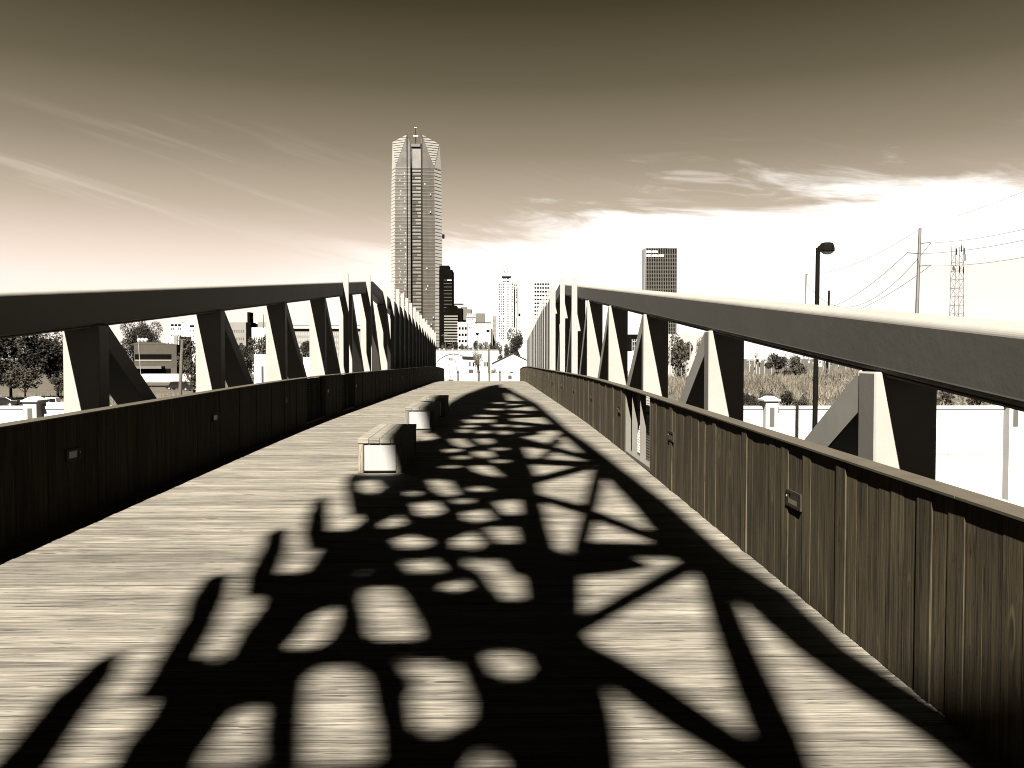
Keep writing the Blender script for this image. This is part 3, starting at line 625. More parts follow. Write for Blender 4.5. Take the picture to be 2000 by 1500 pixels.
def pier(px, label, up=0.0):
    x = X_(px, wall_y-.5); zt = Z_(783, wall_y); root = empty('wall_pier', (x, wall_y-.35, zt), label, 'pier', 'capped piers along the retaining wall')
    m = MB(); m.box(-.42, .42, -.36, .9, -8.2, -.02); m.build('shaft', M['conc'], root)
    m = MB(); m.box(-.56, .56, -.5, 1.04, -.02, .12); m.build('cap', M['conc'], root, bevel=.02)
    m = MB(); m.hexa([(-.48, -.42, .12), (.48, -.42, .12), (.48, .96, .12), (-.48, .96, .12), (-.2, -.1, .32), (.2, -.1, .32), (.2, .6, .32), (-.2, .6, .32)]); m.build('cap_top', M['conc'], root)
    m = MB(); m.box(-.17, .17, -.367, -.362, -1.75, -.42); m.build('recess_shade', M['conc2'], root)  # dark flush plate paints the shade of a sunken panel
pier(60, 'white capped pier on the retaining wall in front of the pickup truck')
pier(1507, 'white capped pier on the retaining wall beside the black lamp post')
pier(1982, 'white capped pier on the retaining wall at the right edge of the picture')
mb = MB(); mb.add([(-300, 46, -7.97), (300, 46, -7.97), (300, 57.97, -7.97), (-300, 57.97, -7.97)], [(0, 1, 2, 3)])
tag(mb.build('highway_shoulder', M['plaza'], fix=False), kind='structure')

# ------------------------------------------------------------------ foliage
def leaf_quad(m, c, s, r):
    a = Vector((r.gauss(0, 1), r.gauss(0, 1), r.gauss(0, 1))); a.normalize()
    b = a.orthogonal().normalized(); b = Matrix.Rotation(r.random()*6.28, 3, a) @ b; d = a.cross(b)
    m.add([c+b*s, c-b*s*.5+d*s*.8, c-b*s*.5-d*s*.8], [(0, 1, 2)])
def crown_mesh(name, seed, mat_, n, leaf_s, blobs=11, spread=.62, flat=1.0, gap=.0):
    """unit crown: half width 1, from z 0 to 2"""
    r = random.Random(seed); m = MB(); B = []
    for i in range(blobs):
        th = r.random()*6.28; rr = spread*math.sqrt(r.random()); z = .35+1.35*r.random()
        k = 1-.45*abs(z-.9)
        B.append((Vector((rr*math.cos(th)*k*1.15, rr*math.sin(th)*k*1.15, z*flat)), r.uniform(.22, .42)))
    for i in range(n):
        c, rad = B[r.randrange(len(B))]
        d = Vector((r.gauss(0, 1), r.gauss(0, 1), r.gauss(0, 1))).normalized()
        q = c + d*rad*(1-.55*r.random()**2)*Vector((1, 1, .8)).length/1.6
        leaf_quad(m, q, leaf_s*r.uniform(.6, 1.4), r)
    me = m.mesh(name, mat_); return me, B
CR = {}
for key, mt in (('dark', 'leafdark'), ('mid', 'leafmid'), ('pale', 'leafpale')):
    CR[key] = [crown_mesh('crown', 40+i*7+len(key), M[mt], 2600 if key != 'pale' else 1500, .06 if key != 'pale' else .05, 11+i, .62, 1.0) for i in range(3)]
CRBIG = [crown_mesh('crown', 90+i, M['leafdark'], 9000, .035, 16, .66) for i in range(2)]
TI = [0]
def tree(px, Y, ytop, wpx, label, key='dark', big=False, trunk=.22, z0=GZ, group=None, name='tree'):
    x = X_(px, Y); zt = Z_(ytop, Y); h = zt-z0; hw = wpx/2*Y/FOC
    TI[0] += 1; r = random.Random(TI[0]*13)
    root = empty(name, (x, Y, z0), label, 'tree', group)
    me, B = (CRBIG if big else CR[key])[r.randrange(2 if big else 3)]
    o = link(bpy.data.objects.new('crown', me), root); o.rotation_euler = (0, 0, r.random()*6.28)
    zb = h*trunk; o.location = (0, 0, zb); sz = (h-zb)/1.95; o.scale = (hw, hw, sz)
    t = MB(); rr = max(.08, h*.022); rot = Matrix.Rotation(o.rotation_euler.z, 3, 'Z')
    t.tube((0, 0, 0), (0, 0, zb+sz*.4), rr, rr*.7, 8); t.tube((0, 0, zb+sz*.4), (.1*hw, 0, zb+sz*1.2), rr*.7, rr*.2, 6)
    for c, rad in B[:7]:
        q = rot @ Vector((c.x*hw, c.y*hw, 0)); q.z = zb+c.z*sz
        t.tube((0, 0, zb*.8+sz*.3*r.random()), q, rr*.45, rr*.1, 5)
    t.build('trunk', M['bark'], root, fix=False)
    return root
def bush(px, Y, ytop, wpx, label, key='mid', z0=GZ, group=None):
    x = X_(px, Y); h = Z_(ytop, Y)-z0; hw = wpx/2*Y/FOC; TI[0] += 1; r = random.Random(TI[0]*13)
    root = empty('bush', (x, Y, z0), label, 'bush', group)
    me, B = CR[key][r.randrange(3)]; o = link(bpy.data.objects.new('foliage', me), root)
    o.rotation_euler = (0, 0, r.random()*6.28); o.scale = (hw, hw, h/1.9); o.location = (0, 0, -.15*h)
    t = MB()
    for c, rad in B[:6]: t.tube((0, 0, 0), (c.x*hw*.8, c.y*hw*.8, c.z*h/2.2), .03, .01, 5)
    t.build('stem', M['bark'], root, fix=False); return root

# trees seen through the left truss
tree(20, 150, 640, 190, 'big dark oak filling the first opening of the left truss', big=True, trunk=.1)
tree(112, 155, 648, 130, 'big dark oak between the first opening and the first left post', big=True, trunk=.16)
tree(-60, 145, 652, 150, 'dark oak at the far left edge behind the white pier', big=True, trunk=.1)
tree(48, 128, 708, 78, 'small olive tree in front of the big dark oaks at the left', 'mid', trunk=.35)
tree(118, 146, 728, 50, 'low dark tree beside the white pickup truck', 'mid', trunk=.3)
tree(262, 330, 628, 70, 'dark tree behind the brown building, left of the pair', 'dark', big=True, trunk=.2)
tree(295, 325, 632, 62, 'dark tree rising over the brown building roof, right of the pair', 'dark', big=True, trunk=.2)
tree(378, 170, 652, 66, 'pale leafy tree right of the wooden utility pole', 'mid', big=False, trunk=.1)
tree(398, 175, 690, 50, 'low pale tree beside the dark car', 'pale', trunk=.1)
for i, (px, yt, w, Y) in enumerate([(470, 662, 46, 300), (500, 655, 44, 310), (525, 652, 44, 315), (560, 662, 40, 280), (600, 668, 44, 285), (640, 660, 40, 280)]):
    tree(px, Y, yt, w, ['leafy tree left of the white hut behind the left truss', 'dark tree above the white hut behind the left truss', 'leafy tree just right of the white hut behind the left truss', 'dark tree behind the third left truss post', 'leafy tree below the pale window grid hall', 'dark tree before the fourth left truss post'][i], 'mid' if i % 2 else 'dark', group='trees behind the left truss', trunk=.1)
bush(478, 190, 716, 40, 'pale shrub beside the parked white van behind the left truss', 'pale')
# centre
for i, (px, yt, w) in enumerate([(848, 672, 22), (862, 668, 24), (876, 670, 22), (890, 669, 24), (903, 668, 22), (915, 671, 22), (926, 667, 22), (938, 670, 22), (949, 668, 20), (961, 672, 22), (972, 668, 22)]):
    tree(px, 520+(i % 3)*14, yt, w, ['dark tree at the left end of the tree row, touching the fins', 'round tree below the foot of the glass tower', 'round tree below the left edge of the striped block', 'dark tree below the middle of the striped block', 'round tree below the right edge of the striped block', 'round tree below the white office with square windows', 'dark tree between the white office and the flagpole', 'round tree just right of the flagpole', 'round tree below the middle of the wide white building', 'dark tree below the narrow brown block', 'round tree at the left foot of the art deco tower'][i], 'mid' if i % 3 else 'dark', group='tree row below downtown', trunk=.1)
tree(1004, 380, 645, 46, 'tall dark tree beside the right end of the deck, above the gabled shed', 'dark', big=True, trunk=.05)
tree(984, 390, 668, 30, 'smaller tree left of the tall dark tree above the gabled shed', 'mid', trunk=.05)
tree(934, 215, 680, 30, 'thin young tree with sparse leaves in front of the white buildings', 'pale', trunk=.45)
bush(862, 205, 726, 20, 'low weeds left of the bollards by the arched building', 'pale'); bush(880, 205, 738, 26, 'low weeds just left of the first bollard', 'pale')
bush(966, 300, 712, 22, 'dry shrub against the gabled shed wall', 'pale')
# right
tree(1330, 220, 645, 60, 'dark leafy tree seen in the opening left of the second right post', 'mid', big=False, trunk=.05)
tree(1372, 225, 640, 44, 'pale leafless tree behind the second right post', 'pale', trunk=.1)
bush(1520, 98, 686, 62, 'round dark bush on the crest of the weedy bank', 'dark', z0=-.6)
bush(1556, 100, 690, 50, 'second dark bush on the crest right of the round one', 'mid', z0=-.6)
for i, (px, yt, w) in enumerate([(1470, 756, 40), (1500, 752, 44), (1540, 760, 46), (1565, 766, 40), (1455, 762, 36)]):
    bush(px, 61.5+(i % 3)*1.2, yt, w, ['dark shrub left of the capped pier on the weedy bank', 'leafy shrub directly behind the capped pier', 'dark shrub just right of the capped pier', 'leafy shrub left of the black lamp post', 'dark shrub touching the second right truss post'][i], 'mid' if i % 2 else 'dark', z0=-2.3, group='shrubs behind the right retaining wall')
for i, (px, yt, w) in enumerate([(1850, 752, 60), (1910, 764, 50), (1960, 772, 50)]):
    bush(px, 62+(i % 2)*1.5, yt, w, ['leafy shrub over the retaining wall, leftmost of the three beyond the nearest post', 'dark shrub over the retaining wall, middle of the three beyond the nearest post', 'leafy shrub over the retaining wall, rightmost of the three beyond the nearest post'][i], 'dark' if i % 2 else 'mid', z0=-2.3, group='shrubs near the right edge')

# weedy bank
m = MB(); nx = 30
def bank_z(x, y):
    return -2.1 + 1.9*max(0, min(1, (y-60)/35))*(1-.3*math.sin(x*.07)) + .15*math.sin(x*.6)*math.cos(y*.4)
vs_ = []; fs = []
for j in range(13):
    for i in range(nx+1):
        x = 14+i*3.0; y = 58.55+j*4; vs_.append((x, y, bank_z(x, y)-.02 if j else -3))
for j in range(12):
    for i in range(nx): a = j*(nx+1)+i; fs.append((a, a+1, a+nx+2, a+nx+1))
m.add(vs_, fs); tag(m.build('bank', M['ground'], fix=False), kind='structure')
r = random.Random(5); m = MB()
for i in range(9000):
    y = 59+45*r.random()**.8; x = 15+ (75)*r.random(); z = bank_z(x, y)
    h = r.uniform(.35, 1.1)*(1+.4*math.sin(x*.5)); a = r.random()*6.28; w = .05
    for k in range(4):
        lx, ly = r.gauss(0, .25), r.gauss(0, .25); bx, by = x+r.gauss(0, .15), y+r.gauss(0, .15)
        m.add([(bx-w*math.cos(a), by-w*math.sin(a), z), (bx+w*math.cos(a), by+w*math.sin(a), z), (bx+lx, by+ly, z+h*r.uniform(.5, 1))], [(0, 1, 2)])
tag(m.build('weeds', M['grass'], fix=False), 'tall dry weeds covering the bank behind the right retaining wall', 'weeds', kind='stuff')
m = MB()
for i in range(2600):
    y = 120+50*r.random(); x = -110+80*r.random(); z = GZ; h = r.uniform(.3, .8)
    m.add([(x-.05, y, z), (x+.05, y, z), (x+r.gauss(0, .1), y, z+h)], [(0, 1, 2)])
tag(m.build('grass', M['grass'], fix=False), 'short dry grass around the oaks at the left', 'grass', kind='stuff')

# ------------------------------------------------------------------ buildings
def bld(name, label, Y, mat_, x0, x1, yt, depth, group=None, cat='building', zb=GZ, zt=None):
    xa, xb = X_(x0, Y), X_(x1, Y); zt = Z_(yt, Y) if zt is None else zt
    root = empty(name, (xa, Y, zb), label, cat, group); w = xb-xa; h = zt-zb
    m = MB(); m.box(0, w, 0, depth, 0, h); m.build('wall', M[mat_], root)
    return root, w, h
def win_grid(root, w, h, x0, x1, z0, z1, nc, nr, fw, fh, mat_='win', single=False, skip=None, y=-.06, name='window'):
    """dark glazing boxes just proud of the wall plane; fractions of the facade"""
    m = MB(); cw = (x1-x0)*w/nc; ch = (z1-z0)*h/nr
    if single:
        mm = MB(); mm.box(-cw*fw/2, cw*fw/2, y, .05, -ch*fh/2, ch*fh/2); me = mm.mesh(name, M[mat_])
    for i in range(nc):
        for j in range(nr):
            if skip and skip(i, j): continue
            cx = x0*w+cw*(i+.5); cz = z0*h+ch*(j+.5)
            if single:
                o = link(bpy.data.objects.new(name, me), root); o.location = (cx, 0, cz)
            else: m.box(cx-cw*fw/2, cx+cw*fw/2, y, .05, cz-ch*fh/2, cz+ch*fh/2)
    if not single and m.v:
        o = m.build(name, M[mat_], root, fix=False); o['kind'] = 'stuff'
def extra(root, name, mat_, x0, x1, y0, y1, z0, z1):
    m = MB(); m.box(x0, x1, y0, y1, z0, z1); return m.build(name, M[mat_], root)

# --- the tall glass tower
def tower():
    Y = 1000.0; cx = X_(812.5, Y); root = empty('glass_tower', (cx, Y, GZ), 'very tall faceted glass tower with a notched crown and a mast', 'skyscraper')
    S = Y/FOC
    def zl(py): return Z_(py, Y)-GZ
    def ring(py, k):    # plan at this level (x px offset, depth m), k = width factor
        return [(-50.5*k, 15, py), (-40.5*k, 2, py), (-16, 0, py), (-9, 0, py), (-9, 5, py), (11, 5, py), (11, 0, py), (13, 0, py), (37.5*k, 2.5, py), (50*k, 15, py), (46*k, 48, py), (-46*k, 48, py)]
    lv = [(706, .97), (640, .985), (560, 1.0), (450, 1.0), (360, .975), (327, .957)]
    m = MB(); faces = {'wall': [], 'side': [], 'rec': []}
    def lvl(py, k): return [Vector((p[0]*S, p[1], zl(py))) for p in ring(py, k)]
    R_ = [lvl(*l) for l in lv]; n = 12
    parts = {'east_side_facade': MB(), 'facade': MB(), 'side_facade': MB(), 'recess': MB()}
    for a, b in zip(R_, R_[1:]):
        for i in range(n):
            j = (i+1) % n; q = [a[i], a[j], b[j], b[i]]
            key = ('side_facade' if i == 0 else 'east_side_facade') if i in (0, 8) else ('recess' if i in (3, 4, 5) else 'facade')
            parts[key].add(q, [(0, 1, 2, 3)])
    # top of the body: the main faces rise between the crown triangles
    t = R_[-1]
    apL, apR = zl(264), zl(264)
    def P(px, dep, py): return Vector((px*S, dep, zl(py)))
    parts['facade'].add([P(-38.8, 2, 327), P(-16, 0, 327), P(-16, 0, 266)], [(0, 1, 2)])
    parts['facade'].add([P(-16, 0, 327), P(-9, 0, 327), P(-9, 0, 283), P(-16, 0, 266)], [(0, 1, 2, 3)])
    parts['facade'].add([P(11, 0, 327), P(13, 0, 327), P(13, 0, 266), P(11, 0, 276)], [(0, 1, 2, 3)])
    parts['facade'].add([P(13, 0, 327), P(36.2, 2.5, 327), P(13, 0, 266)], [(0, 1, 2)])
    parts['recess'].add([P(-9, 5, 327), P(11, 5, 327), P(9, 5, 281), P(-7.5, 5, 281)], [(0, 1, 2, 3)])
    parts['side_facade'].add([P(-48.5, 15, 327), P(-38.8, 2, 327), P(-45.5, 8, 276)], [(0, 1, 2)])
    parts['east_side_facade'].add([P(36.2, 2.5, 327), P(48.5, 15, 327), P(45.5, 8, 279)], [(0, 1, 2)])
    parts['facade'].add([P(-9, 5.2, 327), P(11, 5.2, 327), P(11, 44, 327), P(-9, 44, 327)], [(0, 1, 2, 3)])
    parts['facade'].add([P(-44, 46, 327), P(44, 46, 327), P(40, 46, 278), P(-40, 46, 278)], [(0, 1, 2, 3)])
    parts['facade'].add([P(-48.5, 15, 327), P(-44, 46, 327), P(-40, 46, 278), P(-45.5, 8, 276)], [(0, 1, 2, 3)])
    parts['facade'].add([P(48.5, 15, 327), P(44, 46, 327), P(40, 46, 278), P(45.5, 8, 279)], [(0, 1, 2, 3)])
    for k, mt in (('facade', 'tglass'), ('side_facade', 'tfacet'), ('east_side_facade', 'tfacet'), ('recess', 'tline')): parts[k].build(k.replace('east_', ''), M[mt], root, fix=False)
    for q in ([(-38.8, 1.6, 327), (-16, -.3, 264), (-45.5, 7.6, 275.5)], [(36.2, 2.1, 327), (45.5, 7.6, 279), (13, -.3, 264)]):
        a, b, c = [P(*p) for p in q]; m = MB(); off = Vector((0, 1.2, 0)); m.add([a, b, c, a+off, b+off, c+off], [(0, 1, 2), (5, 4, 3), (0, 3, 4, 1), (1, 4, 5, 2), (2, 5, 3, 0)])
        o = m.build('crown_panel', M['crown'], root)
        l = MB(); 
        for i in range(1, 13):
            f = i/13; z_ = a.z+(max(b.z, c.z)-a.z)*f
            pts = []
            for u, v in ((a, b), (b, c), (c, a)):
                if (u.z-z_)*(v.z-z_) < 0: pts.append(u.lerp(v, (z_-u.z)/(v.z-u.z)))
            if len(pts) == 2: l.tube(pts[0]+Vector((0, -.2, 0)), pts[1]+Vector((0, -.2, 0)), .28, n=4)
        l.build('crown_louvre', M['tglass'], root, fix=False)
    # floors and mullions as real strips
    fl = MB(); mu = MB(); pn = MB(); sf = MB(); rl = MB(); r = random.Random(2)
    z = 4.0; top = zl(327)
    def kz(zz):
        py = 700-(zz+GZ-CAM_H)/S; pv = lv
        for (p0, k0), (p1, k1) in zip(pv, pv[1:]):
            if p1 <= py <= p0: return k0+(k1-k0)*(p0-py)/(p0-p1)
        return pv[0][1]
    fi = 0
    while z < top:
        k = kz(z); fi += 1
        for (xa, da, xb, db) in ((-40.5*k, 2, -16.6, 0), (-15.4, 0, -9.4, 0), (13.6, 0, 37.5*k, 2.5)):
            th = 1.1 if fi % 6 else 1.9
            A, B = Vector((xa*S, da-.25, z)), Vector((xb*S, db-.25, z))
            fl.hexa([A, B, B+Vector((0, .4, 0)), A+Vector((0, .4, 0)), A+Vector((0, 0, th)), B+Vector((0, 0, th)), B+Vector((0, .4, th)), A+Vector((0, .4, th))])
        for (xa, da, xb, db) in ((-50.3*k, 14.7, -40.6*k, 1.8), (37.6*k, 2.3, 49.8*k, 14.7)):
            A, B = Vector((xa*S, da-.2, z)), Vector((xb*S, db-.2, z)); th = .5
            sf.hexa([A, B, B+Vector((0, .3, 0)), A+Vector((0, .3, 0)), A+Vector((0, 0, th)), B+Vector((0, 0, th)), B+Vector((0, .3, th)), A+Vector((0, .3, th))])
        w_ = .9 if fi % 3 else 1.6
        rl.box(-8.8*S, 10.8*S, 4.2, 5.1, z, z+w_)
        if r.random() < .6: rl.box(-8*S, (-8+r.uniform(2, 12))*S, 4.4, 5.1, z+w_, z+3.0)
        for _ in range(3):
            if r.random() < .38:
                xx = r.choice([-31, -22, -29, -20])*S*1.0+r.uniform(-.8, .8); f = (xx/S+16.6)/(-40.5*k+16.6); pn.box(xx-.6, xx+.6, 2*f-.45, 2*f+.3, z+1.4, z+3.1)
        if r.random() < .22: xx = r.uniform(16, 35)*S; pn.box(xx-.7, xx+.7, -.1, 2.2, z+1.2, z+3.1)
        z += 4.05
    for i in range(1, 15):
        f = i/15
        for (p0, k0), (p1, k1) in zip(lv, lv[1:]):
            A = Vector(((13+(37.5*k0-13)*f)*S, 2.5*f-.3, zl(p0))); B = Vector(((13+(37.5*k1-13)*f)*S, 2.5*f-.3, zl(p1))); mu.tube(A, B, .22, n=4)
    fl.build('spandrel', M['tline'], root, fix=False)['kind'] = 'stuff'; mu.build('mullion', M['brick'], root, fix=False)['kind'] = 'stuff'
    pn.build('lit_pane', M['pale'], root, fix=False)['kind'] = 'stuff'; sf.build('side_spandrel', M['crown'], root, fix=False)['kind'] = 'stuff'
    rl.build('balcony_band', M['brick'], root, fix=False)['kind'] = 'stuff'
    for px, w_, z1 in ((-16, 1.4, 263), (-9.3, .7, 281), (11.3, .9, 281), (13, .6, 263)):
        m = MB(); m.box((px-w_/2)*S, (px+w_/2)*S, -1.2, .2, 0, zl(z1)); m.build('vertical_fin', M['tdark'], root)
    m = MB(); m.hexa([P(-9, 3, 286), P(9, 3, 286), P(9, 9, 286), P(-9, 9, 286), P(-9.5, 1.5, 281), P(9.5, 1.5, 281), P(9.5, 9, 281), P(-9.5, 9, 281)]); m.build('roof_cap', M['pale'], root)
    m = MB(); m.tube(P(-.3, 8, 300), P(-.3, 8, 247), .55, .35, 6); m.build('mast', M['tdark'], root)
    m = MB(); m.tube(P(-5, 8, 263.5), P(4.5, 8, 263.5), .7, n=6); m.tube(P(-3, 8, 246.5), P(2, 8, 246.5), .4, n=6); m.build('mast_arm', M['whiteroof'], root)
    m = MB(); c = P(52, 20, 456); m.box(c.x-2.5, c.x+1.2, c.y-2, c.y+2, c.z-3.2, c.z+1.5); m.tube(c+Vector((-2, 0, 0)), c+Vector((-2, 0, 4)), .3, n=5); m.build('hoist', M['tdark'], root)
tower()

# --- downtown right of the tower
rt, w, h = bld('office_tower', 'black office tower standing directly behind the glass tower', 900, 'black', 858, 884, 527, 35)
extra(rt, 'penthouse', 'black', 0, w*.74, 4, 30, h, h+(Z_(518, 900)-Z_(527, 900)))
m = MB()
for j in range(24): m.box(w*.35, w-.6, -.25, .05, h*(.06+.036*j), h*(.06+.036*j)+.7)
m.build('floor_band', M['asph'], rt, fix=False)['kind'] = 'stuff'
m = MB(); m.box(w*.62, w-1.0, -.3, .05, h-11.4, h-10.4); m.build('sign_band', M['whiteroof'], rt)
rt, w, h = bld('office_block', 'dark office block with thin pale floor stripes', 780, 'black', 860, 895, 612, 30)
me_ = MB(); me_.box(w*.22, w*.985, -.3, .05, 0, 1.15); me_ = me_.mesh('floor_stripe', M['pink'])
for j in range(10): o = link(bpy.data.objects.new('floor_stripe', me_), rt); o.location = (0, 0, h-3.2-j*2.52)
rt, w, h = bld('office_block', 'stepped black block behind the striped office block', 860, 'black', 868, 903, 602, 30)
extra(rt, 'step', 'black', w*.1, w*.7, 3, 25, h, h+2.5)
rt, w, h = bld('office_block', 'grey stepped block right of the stepped black block', 900, 'grey', 900, 921, 604, 30)
extra(rt, 'step', 'grey', 0, w*.55, 2, 25, h, h+2.5); extra(rt, 'canopy', 'grey', -9, w*.2, 6, 20, h+5.4, h+6.4); extra(rt, 'mast', 'grey', -7, -6, 8, 10, h, h+5.4)
rt, w, h = bld('white_office', 'white office with six rows of dark square windows', 640, 'white', 894, 913, 629, 20)
win_grid(rt, w, h, .04, .98, .10, .93, 3, 6, .74, .42, 'black', single=True)
rt, w, h = bld('white_tower_block', 'white tower block with a small domed attic', 700, 'white', 911.5, 929, 617, 22)
win_grid(rt, w, h, .1, .9, .90, .97, 5, 1, .4, .5, 'win'); win_grid(rt, w, h, .2, .95, .76, .8, 3, 1, .35, .6, 'win')
m = MB(); 
for i in range(5): m.lathe([(.75, 0), (.75, 1.2), (.4, 1.9), (.05, 2.2)], (1.0+i*(w-2)/4, 1.5, h), 8)
m.build('roof_finial', M['pale'], rt, fix=False); extra(rt, 'cornice', 'pale', -.5, w+.5, -.5, 2, h-1.2, h-.7)
rt, w, h = bld('office_block', 'plain grey block behind the wide white building', 760, 'grey', 929, 947, 612, 24)
rt, w, h = bld('white_hall', 'wide plain white building with a thin dark roof line', 620, 'white', 927, 959, 630, 30)
extra(rt, 'roof_line', 'brick', 0, w, -.4, .5, h-.3, h+.25); win_grid(rt, w, h, .3, .9, .15, .8, 6, 5, .12, .12, 'winmid')
rt, w, h = bld('brick_block', 'narrow brown block left of the white art deco tower', 650, 'pink', 962, 969, 617, 20)
win_grid(rt, w, h, .1, .9, .1, .95, 2, 9, .5, .5, 'grey')
rt, w, h = bld('brick_block', 'narrow speckled tower sliver behind the street lamps', 560, 'brick', 958, 961.5, 642, 12)
# art deco tower
Y = 820.0; S = Y/FOC; xa = X_(970, Y); root = empty('art_deco_tower', (xa, Y, GZ), 'white stepped art deco tower with a spire and many small windows', 'skyscraper')
def zz(py): return Z_(py, Y)-GZ
def dx_(px): return (px-970)*S
for nm, x0, x1, yt, y0, dep in (('base', 968, 1008, 640, 2, 26), ('shaft', 974, 1003.5, 556, 0, 22), ('upper_shaft', 978.5, 999.5, 548, 1.5, 18), ('crown_block', 981, 997, 540, 2.5, 14), ('lantern', 984, 993.5, 527, 4, 10), ('side_wing', 1001, 1010, 549, 6, 20), ('rear_wing', 1004, 1013, 560, 8, 20)):
    m = MB(); m.box(dx_(x0), dx_(x1), y0, y0+dep, 0, zz(yt)); m.build(nm, M['white' if 'wing' not in nm else 'pale'], root)
m = MB(); m.box(dx_(980), dx_(999), 1.2, 15, zz(540), zz(538.6)); m.build('balcony', M['winmid'], root)
m = MB(); c = (dx_(988), 9, 0); m.lathe([(3.0, zz(527)), (2.2, zz(523)), (.9, zz(519)), (.35, zz(510)), (.22, zz(487))], c, 8); m.build('spire', M['pale'], root)
m = MB()
for i in range(3): m.tube((dx_(985.5+i*2.7), 3.6, zz(530.5)), (dx_(985.5+i*2.7), 3.6, zz(529)), .35, n=6)
m.box(dx_(985), dx_(992), 1.8, 2.6, zz(537.6), zz(536.9)); m.build('lantern_window', M['win'], root, fix=False)['kind'] = 'stuff'
m = MB()
for py in (543.5, 549): 
    for px in (984, 986.6, 991, 993.6): m.box(dx_(px-1), dx_(px+1), (1.1 if py > 546 else 2.2), 3, zz(py+1.4), zz(py-1.4))
m.build('crown_window', M['black'], root, fix=False)['kind'] = 'stuff'
m = MB(); r = random.Random(9); py = 556.0
while py < 664:
    for px in (975.8, 979.0, 983.3, 986.4, 990.5, 993.8, 998.2, 1001.4):
        if r.random() < .82: m.box(dx_(px-.8), dx_(px+.8), -.2, .2, zz(py+1.5), zz(py-1.5))
    for px in (1005.5, 1008.8):
        if py < 592 and r.random() < .9: m.box(dx_(px-.6), dx_(px+.6), 5.8, 6.2, zz(py+1.4), zz(py-1.4))
    py += 4.75
m.build('window', M['win'], root, fix=False)['kind'] = 'stuff'
rt, w, h = bld('shade_block', 'black stepped block standing in for shade on the right of the art deco tower', 840, 'black', 1004.5, 1012.5, 600, 14)  # shade on the tower's right flank, built as an added black block
extra(rt, 'step', 'black', w*.05, w*.42, 2, 10, h, h+8); extra(rt, 'wing', 'black', w, w+2.0, 2, 12, 0, h-6)
rt, w, h = bld('pale_block', 'low pale block with small windows right of the art deco tower', 720, 'white', 1010, 1040, 618, 25)
win_grid(rt, w, h, .03, .97, .4, .95, 8, 4, .22, .3, 'winmid')
rt, w, h = bld('bank_tower', 'white office tower with rows of black windows behind the right truss', 860, 'white', 1041.5, 1074, 546, 30)
win_grid(rt, w, h, .05, .98, .08, .97, 6, 20, .80, .46, 'black')
m = MB(); m.hexa([(-2.2, 4, 0), (0, 0, 0), (0, 1, 0), (-2, 5, 0), (-2.2, 4, h+1), (0, 0, h+1), (0, 1, h+1), (-2, 5, h+1)]); m.build('side_wall', M['white'], rt)
# ribbed tower on the right
rt, w, h = bld('ribbed_tower', 'dark tower of tight vertical ribs with a white sign at its top', 760, 'black', 1259.5, 1321, 484, 16)
me_ = MB(); me_.box(-.2, .2, -.9, .1, 0, h); me_ = me_.mesh('rib', M['grey'])
for i in range(18): o = link(bpy.data.objects.new('rib', me_), rt); o.location = (w*(i+.6)/18.2, 0, 0)
m = MB()
for j in range(26): m.box(.2, w-.2, -.12, .05, h-6-j*3.4, h-5-j*3.4)
m.build('floor_band', M['brick'], rt, fix=False)['kind'] = 'stuff'
m = MB()
for (a, b, z0, z1) in ((.02, .18, 2.3, 4.3), (.21, .38, 2.3, 4.3), (.02, .18, 5.8, 7.8), (.21, .38, 5.8, 7.8), (.41, .58, 5.8, 7.8)): m.box(w*a, w*b, -1.3, -.95, h-z1, h-z0)
m.build('sign', M['whiteroof'], rt, fix=False)
m = MB(); m.box(-.4, -.02, -.3, 16, 0, h); m.build('side_wall', M['white'], rt)
m = MB(); m.tube((w*.52, 8, h), (w*.56, 8, h+1.8), .2, n=5); m.tube((w*.6, 8, h), (w*.66, 8, h+1.6), .2, n=5); m.box(w*.5, w*.75, 5, 12, h, h+.9); m.build('roof_plant', M['pink'], rt, fix=False)

# --- low buildings at the end of the bridge
rt, w, h = bld('warehouse', 'long low white warehouse across the end of the bridge', 400, 'white', 836, 1006, 684, 12)
extra(rt, 'roof_edge', 'pale', 0, w, -.2, 12, h, h+.25)
for i, f in enumerate((.12, .17, .27, .9)): extra(rt, 'roof_unit', 'pale', w*f, w*f+.7, 3, 5, h+.25, h+.9)
Y = 345.0; S = Y/FOC; root = empty('arched_building', (X_(886, Y), Y, GZ), 'white arched quonset building left of the young tree', 'building')
pts = []; rad = 41*S; hh = Z_(691, Y)-GZ
for i in range(17): a = math.pi*i/16; pts.append((rad*math.cos(a), .5+(hh-.5)*math.sin(a)))
m = MB(); m.prism([(rad, 0)]+pts+[(-rad, 0)], 0, 22); m.build('end_wall', M['white'], root)
m = MB()
for a, b in zip(pts, pts[1:]): m.tube((a[0], -.15, a[1]), (b[0], -.15, b[1]), .11, n=5)
m.build('arch_trim', M['pink'], root, fix=False)
extra(root, 'sign', 'pink', -9*S, 0*S, -.08, .05, (Z_(704, Y)-GZ), (Z_(699, Y)-GZ))
extra(root, 'sign_bar', 'brick', -9*S, -7.2*S, -.12, .05, (Z_(703, Y)-GZ), (Z_(699, Y)-GZ))
rt, w, h = bld('white_shed', 'white flat shed with a dark awning and small windows behind the young tree', 335, 'white', 902, 962, 696, 9)
m = MB(); m.hexa([(0, -1.2, h-.1), (w*.46, -1.2, h-.35), (w*.46, 0, h-.2), (0, 0, h+.05), (0, -1.2, h+.03), (w*.46, -1.2, h-.2), (w*.46, 0, h-.05), (0, 0, h+.2)]); m.build('awning', M['shade_cloth'], rt)
for fx in (.24, .36, .73, .8): extra(rt, 'window', 'win', w*fx, w*fx+.55, -.05, .03, h*.50, h*.72)
